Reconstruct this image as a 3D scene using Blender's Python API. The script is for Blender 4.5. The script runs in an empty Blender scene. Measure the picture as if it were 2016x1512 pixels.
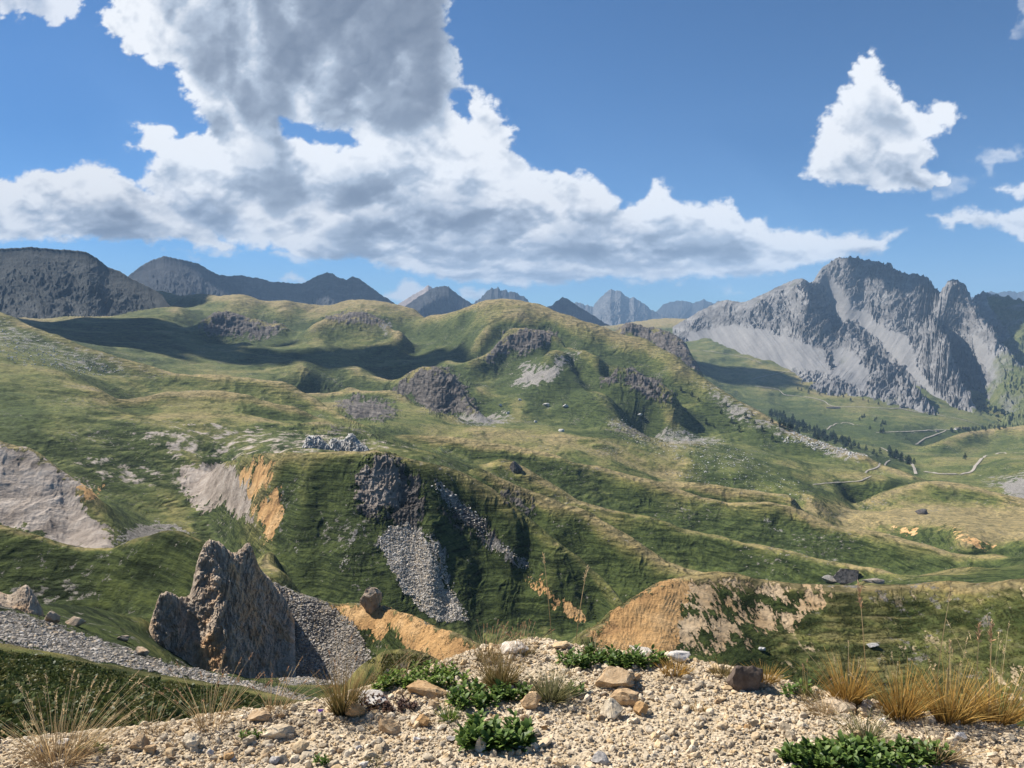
import bpy, math, random
import numpy as np
from mathutils import Vector, Matrix, Euler
R = math.radians
S = bpy.context.scene
COL = S.collection

# ------------------------------------------------------------------ camera, world, sun, exposure
FPX = 1514.0            # focal length in pixels of the 2016 px wide photograph
PITCH = R(4.4)          # camera looks slightly down, over the edge of the ridge
cam_d = bpy.data.cameras.new('camera')
cam = bpy.data.objects.new('camera', cam_d)
COL.objects.link(cam)
cam.location = (0, 0, 0)
cam.rotation_euler = (math.pi/2 - PITCH, 0, 0)
cam_d.sensor_fit = 'HORIZONTAL'
cam_d.sensor_width = 36.0
cam_d.lens = 36.0*FPX/2016.0
cam_d.clip_start = 0.05
cam_d.clip_end = 300000.0
S.camera = cam

SUN_AZ, SUN_EL = R(-58), R(45)      # azimuth from the view axis (+Y) towards +X, elevation
world = bpy.data.worlds.new('World')
S.world = world
world.use_nodes = True
wn = world.node_tree
wn.nodes.clear()
w_out = wn.nodes.new('ShaderNodeOutputWorld')
w_bg = wn.nodes.new('ShaderNodeBackground')
w_sky = wn.nodes.new('ShaderNodeTexSky')
w_sky.sky_type = 'NISHITA'
w_sky.sun_disc = False
w_sky.sun_elevation = SUN_EL
w_sky.sun_rotation = SUN_AZ
w_sky.altitude = 2600
w_sky.air_density = 0.85
w_sky.dust_density = 0.0
w_sky.ozone_density = 4.0
w_bg.inputs['Strength'].default_value = 0.064
w_tint = wn.nodes.new('ShaderNodeMix'); w_tint.data_type = 'RGBA'; w_tint.blend_type = 'MULTIPLY'
w_tint.inputs[0].default_value = 1.0
w_tint.inputs[7].default_value = (0.60, 0.90, 1.06, 1)
wn.links.new(w_sky.outputs[0], w_tint.inputs[6])
wn.links.new(w_tint.outputs[2], w_bg.inputs['Color'])
wn.links.new(w_bg.outputs[0], w_out.inputs['Surface'])

sun_d = bpy.data.lights.new('sun', 'SUN')
sun_d.energy = 5.0
sun_d.angle = R(0.53)
sun_d.color = (1.0, 0.95, 0.88)
sun = bpy.data.objects.new('sun', sun_d)
COL.objects.link(sun)
SUNV = Vector((math.sin(SUN_AZ)*math.cos(SUN_EL), math.cos(SUN_AZ)*math.cos(SUN_EL), math.sin(SUN_EL)))
sun.rotation_euler = SUNV.to_track_quat('Z', 'Y').to_euler()
sun.location = SUNV*50

S.view_settings.view_transform = 'Standard'
S.view_settings.look = 'None'
S.view_settings.exposure = 0.80
S.view_settings.gamma = 1.0
S.view_settings.use_curve_mapping = False
S.render.engine = 'CYCLES'
S.cycles.max_bounces = 6
S.cycles.diffuse_bounces = 2
S.cycles.glossy_bounces = 1
S.cycles.volume_bounces = 0
S.cycles.transparent_max_bounces = 24
S.cycles.use_denoising = True
try: S.cycles.denoiser = 'OPENIMAGEDENOISE'
except Exception: pass

# ------------------------------------------------------------------ noise and geometry helpers
F32 = np.float32
_pt = {}
def _perm(seed):
    if seed not in _pt:
        rs = np.random.RandomState(seed)
        p = rs.permutation(256).astype(np.int32)
        g = rs.rand(256)*2*np.pi
        _pt[seed] = (np.concatenate([p, p]), np.cos(g).astype(F32), np.sin(g).astype(F32))
    return _pt[seed]
def perlin(x, y, seed=0):
    """2-D gradient noise, about -1..1"""
    p, gx, gy = _perm(seed)
    x = np.asarray(x, F32); y = np.asarray(y, F32)
    xf = np.floor(x); yf = np.floor(y)
    xi = xf.astype(np.int32) & 255; yi = yf.astype(np.int32) & 255
    fx = x-xf; fy = y-yf
    u = fx*fx*fx*(fx*(fx*6-15)+10); v = fy*fy*fy*(fy*(fy*6-15)+10)
    x1 = (xi+1) & 255
    a = p[xi]; b = p[x1]; y1 = (yi+1) & 255
    def dot(h, dx, dy): return gx[h]*dx+gy[h]*dy
    n00 = dot(p[a+yi], fx, fy); n10 = dot(p[b+yi], fx-1, fy)
    n01 = dot(p[a+y1], fx, fy-1); n11 = dot(p[b+y1], fx-1, fy-1)
    return ((n00*(1-u)+n10*u)*(1-v)+(n01*(1-u)+n11*u)*v)*1.5
def fbm(x, y, octaves=5, gain=0.5, lac=2.03, seed=0, mode='n'):
    s = 0; a = 1.0; t = 0
    for i in range(octaves):
        n = perlin(x+17.3*i, y-9.1*i, seed+i)
        if mode == 'b': n = np.abs(n)*2-0.6
        elif mode == 'r':
            n = 1-np.abs(n)*1.6; n = n*np.abs(n)*1.6-0.7
        s = s+a*n; t += a; a *= gain
        x = x*lac; y = y*lac
    return s/t
def sstep(a, b, x):
    t = np.clip((x-a)/(b-a), 0, 1)
    return t*t*(3-2*t)
CP, SP = math.cos(PITCH), math.sin(PITCH)
def px2dir(px, py):
    """photo pixel (2016x1512) -> azimuth and tangent of the elevation"""
    u = (np.asarray(px, float)-1008)/FPX; v = (756-np.asarray(py, float))/FPX
    y = CP+v*SP; z = -SP+v*CP
    return np.arctan2(u, y), z/np.hypot(u, y)
def dir2px(az, tanE):
    x = np.sin(az); y = np.cos(az); z = tanE
    d = y*CP-z*SP
    return 1008+FPX*x/d, 756-FPX*(y*SP+z*CP)/d
def at(px, py, r):
    """world point seen at a photo pixel at horizontal distance r"""
    a, t = px2dir(px, py)
    return Vector((r*math.sin(a), r*math.cos(a), r*float(t)))
def poly_sdf(X, Y, poly):
    """signed distance to a closed polygon, positive inside"""
    P = np.array(poly, float); n = len(P)
    d2 = np.full(X.shape, 1e18); ins = np.zeros(X.shape, bool)
    for i in range(n):
        x0, y0 = P[i]; x1, y1 = P[(i+1) % n]
        ex, ey = x1-x0, y1-y0
        t = np.clip(((X-x0)*ex+(Y-y0)*ey)/(ex*ex+ey*ey+1e-9), 0, 1)
        d2 = np.minimum(d2, (X-x0-t*ex)**2+(Y-y0-t*ey)**2)
        if y0 != y1:
            c = ((y0 > Y) != (y1 > Y)) & (X < (x1-x0)*(Y-y0)/(y1-y0)+x0)
            ins ^= c
    d = np.sqrt(d2)
    return np.where(ins, d, -d)
def blur(A, k, n=2):
    """n box blurs with half width k along both axes"""
    for _ in range(n):
        for ax in (0, 1):
            w = 2*k+1
            pad = [(0, 0)]*A.ndim; pad[ax] = (k+1, k)
            c = np.cumsum(np.pad(A, pad, mode='edge'), axis=ax)
            A = (np.take(c, range(w, c.shape[ax]), ax)-np.take(c, range(0, c.shape[ax]-w), ax))/w
    return A
def tag(o, label=None, cat=None, group=None, kind=None):
    if label: o['label'] = label
    if cat: o['category'] = cat
    if group: o['group'] = group
    if kind: o['kind'] = kind
    return o
def mesh_np(name, verts, faces, mat=None, parent=None, smooth=True, attrs=None):
    """fast mesh from arrays; faces (n,3) or (n,4)"""
    verts = np.ascontiguousarray(verts, F32); faces = np.ascontiguousarray(faces, np.int32)
    me = bpy.data.meshes.new(name)
    k = faces.shape[1]; n = len(faces)
    me.vertices.add(len(verts)); me.vertices.foreach_set('co', verts.ravel())
    me.loops.add(n*k); me.loops.foreach_set('vertex_index', faces.ravel())
    me.polygons.add(n); me.polygons.foreach_set('loop_start', np.arange(0, n*k, k, dtype=np.int32))
    me.update(calc_edges=True)
    me.polygons.foreach_set('use_smooth', np.full(n, smooth, bool))
    if attrs:
        for key, val in attrs.items():
            val = np.asarray(val, F32)
            if val.ndim == 1:
                at_ = me.attributes.new(key, 'FLOAT', 'POINT'); at_.data.foreach_set('value', np.ascontiguousarray(val))
            else:
                at_ = me.attributes.new(key, 'FLOAT_VECTOR', 'POINT'); at_.data.foreach_set('vector', np.ascontiguousarray(val).ravel())
    if mat: me.materials.append(mat)
    o = bpy.data.objects.new(name, me)
    COL.objects.link(o)
    if parent: o.parent = parent
    return o
def grid_faces(nr, nc):
    i = np.arange(nr*nc, dtype=np.int32).reshape(nr, nc)
    return np.stack([i[:-1, :-1], i[:-1, 1:], i[1:, 1:], i[1:, :-1]], -1).reshape(-1, 4)
def bilin(G, fi, fj):
    """sample grid G at float indices"""
    fi = np.clip(fi, 0, G.shape[0]-1.001); fj = np.clip(fj, 0, G.shape[1]-1.001)
    i = fi.astype(np.int32); j = fj.astype(np.int32); a = (fi-i).astype(F32); b = (fj-j).astype(F32)
    return (G[i, j]*(1-a)*(1-b)+G[i+1, j]*a*(1-b)+G[i, j+1]*(1-a)*b+G[i+1, j+1]*a*b)
# ------------------------------------------------------------------ sky dome carrying the cumulus clouds
class NT:
    """small helper to write node trees"""
    def __init__(s, name):
        s.m = bpy.data.materials.new(name); s.m.use_nodes = True
        s.t = s.m.node_tree; s.t.nodes.clear()
        s.out = s.t.nodes.new('ShaderNodeOutputMaterial')
    def n(s, typ, **kw):
        nd = s.t.nodes.new('ShaderNode'+typ)
        for k, v in kw.items():
            if k.startswith('i_'):
                nd.inputs[k[2:].replace('_', ' ')].default_value = v
            else: setattr(nd, k, v)
        return nd
    def l(s, a, b): s.t.links.new(a, b)
    def val(s, x):
        if isinstance(x, (int, float)):
            v = s.n('Value'); v.outputs[0].default_value = x; return v.outputs[0]
        return x
    def math(s, op, a, b=None, c=None, clamp=False):
        m = s.n('Math', operation=op, use_clamp=clamp)
        for i, x in enumerate((a, b, c)):
            if x is None: continue
            if isinstance(x, (int, float)): m.inputs[i].default_value = x
            else: s.l(x, m.inputs[i])
        return m.outputs[0]
    def ramp(s, fac, stops):
        r = s.n('ValToRGB'); s.l(fac, r.inputs[0])
        e = r.color_ramp.elements
        while len(e) < len(stops): e.new(0.5)
        for k, (p, c) in enumerate(stops):
            e[k].position = p; e[k].color = (c if len(c) == 4 else (*c, 1)) if not isinstance(c, float) else (c, c, c, 1)
        return r.outputs[0]
    def mix(s, fac, a, b, blend='MIX'):
        m = s.n('Mix', data_type='RGBA', blend_type=blend)
        if isinstance(fac, (int, float)): m.inputs[0].default_value = fac
        else: s.l(fac, m.inputs[0])
        for i, x in ((6, a), (7, b)):
            if isinstance(x, tuple): m.inputs[i].default_value = (*x, 1) if len(x) == 3 else x
            else: s.l(x, m.inputs[i])
        return m.outputs[2]
    def attr(s, name, vec=False):
        a = s.n('Attribute', attribute_name=name); return a.outputs['Vector' if vec else 'Fac']
    def noise(s, vec, scale, detail=4, rough=0.55, dist=0.0):
        n = s.n('TexNoise'); n.inputs['Scale'].default_value = scale; n.inputs['Detail'].default_value = detail
        n.inputs['Roughness'].default_value = rough; n.inputs['Distortion'].default_value = dist
        s.l(vec, n.inputs['Vector']); return n.outputs['Fac']
    def mapping(s, vec, scale, rot=(0, 0, 0)):
        m = s.n('Mapping'); m.inputs['Scale'].default_value = scale; m.inputs['Rotation'].default_value = rot
        s.l(vec, m.inputs['Vector']); return m.outputs[0]
    def bsdf(s, color, rough=0.9, bump=None, spec=0.25, **kw):
        b = s.n('BsdfPrincipled'); b.inputs['Roughness'].default_value = rough if isinstance(rough, (int, float)) else 0.9
        b.inputs['Specular IOR Level'].default_value = spec
        if isinstance(color, tuple): b.inputs['Base Color'].default_value = (*color, 1)
        else: s.l(color, b.inputs['Base Color'])
        if bump is not None: s.l(bump, b.inputs['Normal'])
        s.l(b.outputs[0], s.out.inputs['Surface'])
        return b
    def bump(s, h, strength, dist, prev=None):
        b = s.n('Bump'); b.inputs['Strength'].default_value = strength; b.inputs['Distance'].default_value = dist
        s.l(h, b.inputs['Height'])
        if prev is not None: s.l(prev, b.inputs['Normal'])
        return b.outputs[0]

def build_sky():
    naz, nel = 1650, 640
    az = np.linspace(R(-47), R(47), naz)
    el = np.concatenate([np.linspace(R(-3), R(27), nel-60), np.linspace(R(27.4), R(52), 60)])
    A, E = np.meshgrid(az, el)
    # gnomonic design plane, same unit as the photograph's pixels (pitch removed above 30 degrees)
    X, Y = dir2px(A, np.tan(E))
    X = X.astype(F32); Y = Y.astype(F32)
    # warp of the outlines
    wx = fbm(X/120, Y/90, 5, .55, seed=3)*20+fbm(X/28, Y/24, 4, .6, seed=9)*8
    wy = fbm(X/110+40, Y/90, 5, .55, seed=5)*16+fbm(X/28+7, Y/22, 4, .6, seed=14)*7
    big = [(190,60),(215,-20),(215,-200),(700,-330),(1000,-120),(882,-40),(885,20),(880,60),(905,110),(925,165),(960,180),(985,215),(1015,250),(1022,310),(1060,325),(1110,330),
           (1170,345),(1205,375),(1225,402),(1255,392),(1282,348),(1308,350),(1322,372),(1350,392),(1372,400),(1410,386),(1440,392),(1475,420),(1505,428),(1522,445),
           (1580,446),(1640,458),(1675,448),(1715,455),(1785,448),(1796,462),(1745,478),(1765,486),(1735,500),(1660,505),(1600,525),(1540,545),(1440,552),(1330,556),
           (1200,552),(1120,565),(1020,566),(900,565),(820,545),(740,530),(690,512),(600,520),(545,505),(505,480),(490,462),(455,440),(430,455),(400,460),(400,420),(330,400),(300,350),
           (280,330),(300,312),(240,300),(228,285),(262,278),(275,262),(262,240),(300,233),(335,245),(355,262),(380,250),(385,262),(395,245),(375,215),(350,180),(345,150),(330,130),(300,135),(270,118),(238,104),(230,85)]
    left = [(-400,300),(-200,360),(-60,340),(0,352),(40,345),(70,320),(100,328),(135,318),(170,314),(215,318),(250,338),(290,362),(330,372),(345,400),(420,430),(445,470),(480,490),
            (440,503),(395,495),(370,482),(320,478),(220,480),(100,478),(0,486),(-200,490),(-400,470)]
    right = [(1568,345),(1590,310),(1605,262),(1612,225),(1645,190),(1665,160),(1680,140),(1688,110),(1712,98),(1738,112),(1742,140),(1760,160),(1782,185),(1805,208),(1835,214),(1850,200),(1885,198),
             (1892,235),(1870,262),(1840,275),(1838,300),(1828,322),(1850,335),(1890,345),(1900,375),(1860,392),(1800,380),(1720,382),(1690,370),(1650,365),(1605,362)]
    polys = [(big, 1), (left, 1), (right, 1),
             ([(1940,378),(1975,360),(2020,352),(2300,340),(2300,400),(2020,402),(1975,392)], .9),
             ([(1822,430),(1850,418),(1900,416),(1960,416),(2016,400),(2300,380),(2300,560),(2020,500),(1995,470),(1960,452),(1900,448),(1880,458),(1850,440)], .9),
             ([(538,553),(552,540),(575,533),(598,541),(612,553),(596,558),(560,561)], .9),
             ([(755,585),(775,566),(800,545),(815,542),(840,560),(870,570),(880,590),(800,600)], .9),
             ([(885,572),(905,563),(935,565),(965,572),(975,595),(900,600)], .8),
             ([(515,500),(560,492),(620,505),(640,520),(560,522)], .7),
             ([(385,498),(395,478),(430,478),(470,490),(505,492),(470,500),(430,506)], .7),
             ([(1208,548),(1240,540),(1280,541),(1288,556),(1240,562)], .8),
             ([(1320,548),(1360,540),(1410,530),(1420,548),(1370,558),(1330,562)], .8),
             ([(1410,561),(1440,559),(1465,568),(1462,580),(1430,577)], .55)]
    polys.append(([(250,345),(300,330),(420,370),(560,470),(520,500),(440,480),(400,462),(330,440)], .95))
    faint = [([(-200,-200),(160,-200),(172,10),(160,40),(110,48),(60,34),(0,38),(-200,60)], .85),
             ([(1902,310),(1930,292),(1938,280),(1965,290),(2030,280),(2040,300),(1990,318),(1965,325),(1950,355),(1935,350),(1925,322)], .55),
             ([(1995,-60),(2060,-60),(2060,90),(1985,85),(1978,60),(2000,30)], .4),
             ([(1800,350),(1890,340),(1935,350),(1905,395),(1840,402)], .45),
             ([(330,495),(350,490),(380,500),(360,505)], .35), ([(360,505),(390,510),(400,515),(370,516)], .3),
             ([(590,515),(620,520),(632,526),(600,525)], .5)]
    sc = 5                       # coarse step for the outline distance
    Xw = X+wx; Yw = Y+wy
    best = np.full(X.shape, -60.0); wgt = np.zeros(X.shape)
    for lst, soft in ((polys, 0), (faint, 1)):
        for pl, st in lst:
            P = np.array(pl); m = 90
            sel = (Xw > P[:, 0].min()-m) & (Xw < P[:, 0].max()+m) & (Yw > P[:, 1].min()-m) & (Yw < P[:, 1].max()+m)
            d = poly_sdf(Xw[sel], Yw[sel], pl)
            cur = best[sel]; better = d > cur
            b2 = cur.copy(); b2[better] = d[better]; best[sel] = b2
            w = wgt[sel]; q = st if not soft else st
            w[better] = q; wgt[sel] = w
    hole = np.maximum(poly_sdf(X+wx*.5, Y+wy*.5, [(560,240),(600,246),(640,262),(690,262),(696,284),(640,284),(600,268),(565,262)]),
                      poly_sdf(X+wx*.5, Y+wy*.5, [(890,180),(915,176),(920,225),(905,235),(895,205)]))
    best = np.minimum(best, -hole*1.0+3)
    hz = np.clip((640-Y)/520, .12, 1.2)             # clouds get smaller and flatter towards the horizon
    det = fbm(X/70, Y/55, 7, .58, seed=21, mode='b')
    det2 = fbm(X/26, Y/20, 5, .62, seed=31)
    D = best/22 + det*.75*(0.4+hz) + det2*.75*(.3+.7*hz)
    wsp = fbm(X/60, Y/35, 6, .62, seed=77)
    alpha = sstep(-.08, .62, D)*np.where(wgt > 0, wgt, 0)
    alpha = np.where(wgt < .6, alpha*np.clip(.75+wsp*1.2, 0, 1), alpha)
    thick = sstep(0, 3.2, D+det*.5)
    # body of the clouds, light filtering in from the upper left
    Yc = -np.log(np.clip(668-Y, 40, None))*250
    B = fbm(X/150+wx/110, Yc/75+wy/90, 3, .5, seed=43, mode='b')
    B2 = fbm((X+wx)/78, (Yc+wy)/46, 6, .54, seed=52, mode='b')
    T = np.clip(best/60, 0, .9)+np.clip(B, -.6, .9)*2.3+B2*1.15+.25
    T = np.clip(T, 0, None)*sstep(0, .3, D)
    sx, sy = -.62, .78            # towards the sun in the picture of the sky (azimuth, elevation)
    acc = np.zeros(X.shape); tw = 0
    stp_x = az[1]-az[0]; stp_y = el[1]-el[0]
    for s_px, w_ in ((3, .8), (8, 1.0), (16, 1.0), (27, 1.0), (42, .9), (60, .7)):
        dj = int(round(s_px*sx/FPX/stp_x)); di = int(round(s_px*sy/FPX/stp_y))
        acc += w_*np.roll(np.roll(T, -dj, 1), -di, 0); tw += w_
    acc /= tw
    shade = np.zeros(X.shape)
    for cx, cy, rx, ry, s_ in [(700,90,230,150,1.15),(860,160,110,60,.7),(560,20,200,70,.5),(440,245,80,38,.5),(800,-80,200,120,.9),(460,140,90,60,.3),(470,210,70,50,.3),
                               (200,420,120,38,.55),(40,430,90,40,.45),(380,420,90,42,.65),(250,465,200,18,.55),(480,375,60,22,.45),(640,380,110,26,.6),(780,385,90,28,.55),(930,368,60,20,.5),
                               (740,455,130,26,.7),(870,445,90,20,.45),(1080,425,130,22,.75),(1000,470,140,22,.45),(760,505,130,14,.5),(1290,495,120,18,.55),(1400,465,120,24,.6),(1170,500,140,20,.5),
                               (1500,500,140,18,.5),(1650,490,100,12,.45),(950,545,200,10,.45),(1730,335,120,28,.45),(1700,362,120,16,.4),(1850,365,60,22,.5),(1960,440,60,14,.4),(1780,480,30,10,.3)]:
        q = ((X+wx*1.6-cx)/rx)**2+((Y+wy*1.6-cy)/ry)**2
        shade += s_*np.exp(-q)
    shade = np.clip(shade, 0, 1.15)
    rel = T-acc
    br = .53+.62*np.exp(-acc*.95)+np.clip(rel, -.8, .8)*.24+det2*.05
    br -= shade*.50*(.75+.35*np.clip(acc, 0, 1.2))
    br = br+.02
    br = .75*br+.25*blur(br, 2, 1)
    lowb = .40+.10*np.clip(B, -1, 1)+.05*B2
    br = np.where(br < lowb, lowb-.22*(1-np.exp(-(lowb-br)/.30)), br)
    br = np.clip(br, .16, 1.0)
    # linear colour: white in light, blue-grey in shade
    k = np.clip((br-.16)/.84, 0, 1)[..., None]
    dark = np.array([.155, .195, .275]); mid = np.array([.47, .54, .65]); white = np.array([.93, .95, .985])
    col = np.where(k < .55, dark+(mid-dark)*(k/.55), mid+(white-mid)*((k-.55)/.45))
    RAD = 90000.0
    V = np.stack([np.sin(A)*np.cos(E), np.cos(A)*np.cos(E), np.sin(E)], -1).reshape(-1, 3)*RAD
    alpha *= sstep(R(51), R(40), E)*sstep(R(46.5), R(43), np.abs(A))
    t = NT('sky_clouds')
    em = t.n('Emission'); t.l(t.attr('cloud_colour', True), em.inputs['Color']); em.inputs['Strength'].default_value = .61
    tr = t.n('BsdfTransparent'); mx = t.n('MixShader')
    t.l(t.attr('cloud_cover'), mx.inputs[0]); t.l(tr.outputs[0], mx.inputs[1]); t.l(em.outputs[0], mx.inputs[2])
    t.l(mx.outputs[0], t.out.inputs['Surface'])
    t.m.cycles.emission_sampling = 'NONE'
    o = mesh_np('sky', V, grid_faces(len(el), naz), t.m, attrs={'cloud_colour': col.reshape(-1, 3), 'cloud_cover': alpha.ravel()})
    tag(o, 'deep blue summer sky with banks of grey-based white cumulus cloud', 'sky', kind='structure')
build_sky()
# ------------------------------------------------------------------ terrain: surveyed points (pixel, pixel, distance) interpolated into one height field
# ridge lines (the ground falls away behind them): points, height of the visible face below (picture rows, one value or one per point), its slope, spur relief
CREST = [
 ([(-80,1262,62),(0,1272,60),(100,1290,58),(200,1318,54),(300,1335,50),(400,1350,46),(480,1362,42),(560,1380,36),(640,1400,30),(690,1420,25)], 0, 0, 0),
 ([(690,1340,82),(720,1310,80),(745,1292,77),(775,1283,75),(810,1283,73),(845,1293,71),(880,1312,68),(930,1335,60),(1000,1360,48)], 55, .7, .01),
 ([(1120,1275,112),(1150,1245,116),(1200,1207,122),(1250,1172,128),(1300,1146,134),(1340,1137,138),(1400,1129,143),(1450,1132,146),(1500,1147,148),(1560,1156,150),(1650,1158,152),(1700,1157,155),(1800,1153,160),(1900,1151,160),(2016,1146,160),(2160,1140,160)], [30,50,90,120,150,165,180,185,180,190,200,230,250,270,270,270], .27, .004),
 ([(505,1125,184),(530,1140,183),(560,1160,182),(620,1185,180),(665,1196,178),(700,1192,175),(740,1190,172),(780,1203,165),(820,1220,158),(870,1243,150),(920,1262,143),(960,1285,135),(1010,1310,125)], [180,180,170,150,145,145,110,90,80,70,60,50,40], .60, .006),
 ([(-100,1025,232),(0,1040,225),(60,1053,220),(110,1070,215),(160,1082,210),(215,1086,205),(240,1080,203),(280,1062,200),(330,1051,196),(370,1055,190),(390,1065,185),(430,1085,182),(470,1105,181)], [130,130,125,120,110,110,115,130,140,120,110,60,30], .55, .008),
 ([(425,915,560),(455,905,525),(478,900,490),(505,897,462),(540,894,440),(600,898,424),(660,899,417),(740,893,412),(790,903,410),(850,915,412),(900,930,412),(950,955,410),(1000,988,403),(1050,1030,395),(1126,1088,380),(1186,1140,365),(1217,1181,350),(1250,1215,330)], [30,70,120,160,215,270,290,308,310,305,290,270,240,200,140,85,45,20], .72, .022),
 ([(-100,860,530),(0,874,510),(60,888,500),(95,910,490),(130,938,480),(165,962,462)], [170,165,170,160,130,90], .50, .010),
 ([(940,925,475),(1000,950,465),(1065,974,460),(1151,1010,450),(1242,1062,430),(1312,1105,415),(1378,1125,400),(1450,1142,390)], [10,35,65,95,130,80,50,30], .50, .012),
 ([(990,905,610),(1030,919,600),(1086,950,590),(1166,1000,570),(1212,1012,560),(1282,1022,550),(1353,1045,540),(1454,1070,525),(1534,1085,515),(1605,1103,505),(1670,1112,495),(1750,1125,480)], [20,45,35,20,45,62,75,68,60,45,30,15], .48, .008),
 ([(800,852,790),(850,858,780),(900,862,780),(1000,878,770),(1100,903,760),(1200,930,750),(1282,949,745),(1370,975,735),(1449,992,725),(1504,992,720),(1570,1000,715),(1640,1035,700),(1700,1048,690),(1756,1058,680),(1830,1075,660),(1900,1090,640),(1960,1092,640)], [8,14,20,35,48,70,74,70,75,85,80,60,58,50,35,20,15], .42, .010),
 ([(1180,912,800),(1260,935,800),(1340,952,800),(1420,965,795),(1500,975,790),(1560,985,780)], 12, .35, 0),
 ([(1690,988,1050),(1740,960,1080),(1790,948,1090),(1850,945,1100),(1900,955,1100),(1950,972,1080),(2016,985,1050),(2150,990,1000)], [15,35,40,40,35,25,15,15], .24, 0),
 ([(-100,600,1550),(0,615,1500),(40,628,1450),(80,645,1400),(110,660,1350),(150,680,1300),(200,698,1250),(250,710,1200),(300,722,1180),(370,738,1150),(430,740,1120),(500,744,1100),(560,757,1060),(600,775,1030),(640,795,980),(670,815,940),(690,826,900)], [35,35,35,35,35,30,30,25,25,30,35,45,40,30,20,8,4], .32, .008),
 ([(250,790,860),(330,775,880),(400,768,900),(450,772,890),(520,790,870),(600,812,850)], 14, .30, 0),
 ([(600,774,1500),(660,771,1500),(740,768,1450),(790,775,1400)], 18, .4, 0),
 ([(770,750,1650),(800,740,1600),(840,727,1550),(870,728,1530),(900,745,1500),(925,780,1420),(935,810,1350)], [40,50,70,75,65,35,10], .85, .02),
 ([(838,622,2600),(880,612,2500),(930,600,2400),(960,592,2350),(1000,588,2300),(1020,588,2300),(1065,600,2250),(1100,615,2200),(1166,635,2150),(1202,650,2100),(1247,662,2050),(1282,672,2000),(1323,697,1900),(1373,737,1800),(1403,757,1750),(1454,793,1650),(1504,815,1600),(1554,845,1550),(1590,862,1500),(1655,880,1450),(1700,895,1420),(1740,915,1400),(1790,930,1350)], [50,80,100,70,60,60,60,80,150,170,165,160,150,120,100,70,55,35,25,20,15,10,5], .36, .016),
 ([(930,712,1780),(960,690,1850),(990,668,1920),(1040,652,1960),(1090,655,1950),(1120,680,1850)], [25,35,35,35,30,20], .8, .01),
 ([(1085,690,1750),(1150,688,1800),(1200,705,1720),(1250,725,1680),(1290,742,1640),(1325,768,1580)], [60,80,70,55,30,6], .42, .012),
 ([(1205,660,2700),(1237,644,2700),(1262,648,2700),(1312,655,2600),(1353,676,2500),(1366,700,2450),(1380,735,2350)], 15, .9, 0),
 ([(1850,868,2350),(1880,856,2420),(1910,849,2500),(1950,842,2600),(2016,838,2600),(2150,830,2600)], 18, .3, 0),
 ([(220,615,4200),(280,590,4000),(307,571,3900),(347,576,3700),(412,581,3350),(461,580,3100),(501,586,3050),(516,593,3050),(560,589,3000),(595,599,3000),(645,604,2950),(704,586,2950),(744,591,2900),(794,601,2850),(838,620,2750)], [10,10,20,25,20,18,18,15,20,20,20,25,25,20,10], .28, .006),
 ([(395,640,2450),(420,620,2550),(445,612,2600),(480,625,2550),(520,632,2500),(552,642,2450)], [20,35,45,40,30,20], .7, .012),
 ([(620,640,2350),(660,626,2400),(720,620,2420),(760,632,2380),(790,655,2250)], [10,25,35,30,12], .5, .01),
 ([(1215,648,6000),(1302,632,5800),(1353,627,5600),(1400,628,5500)], 0, 0, 0),
]
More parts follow.
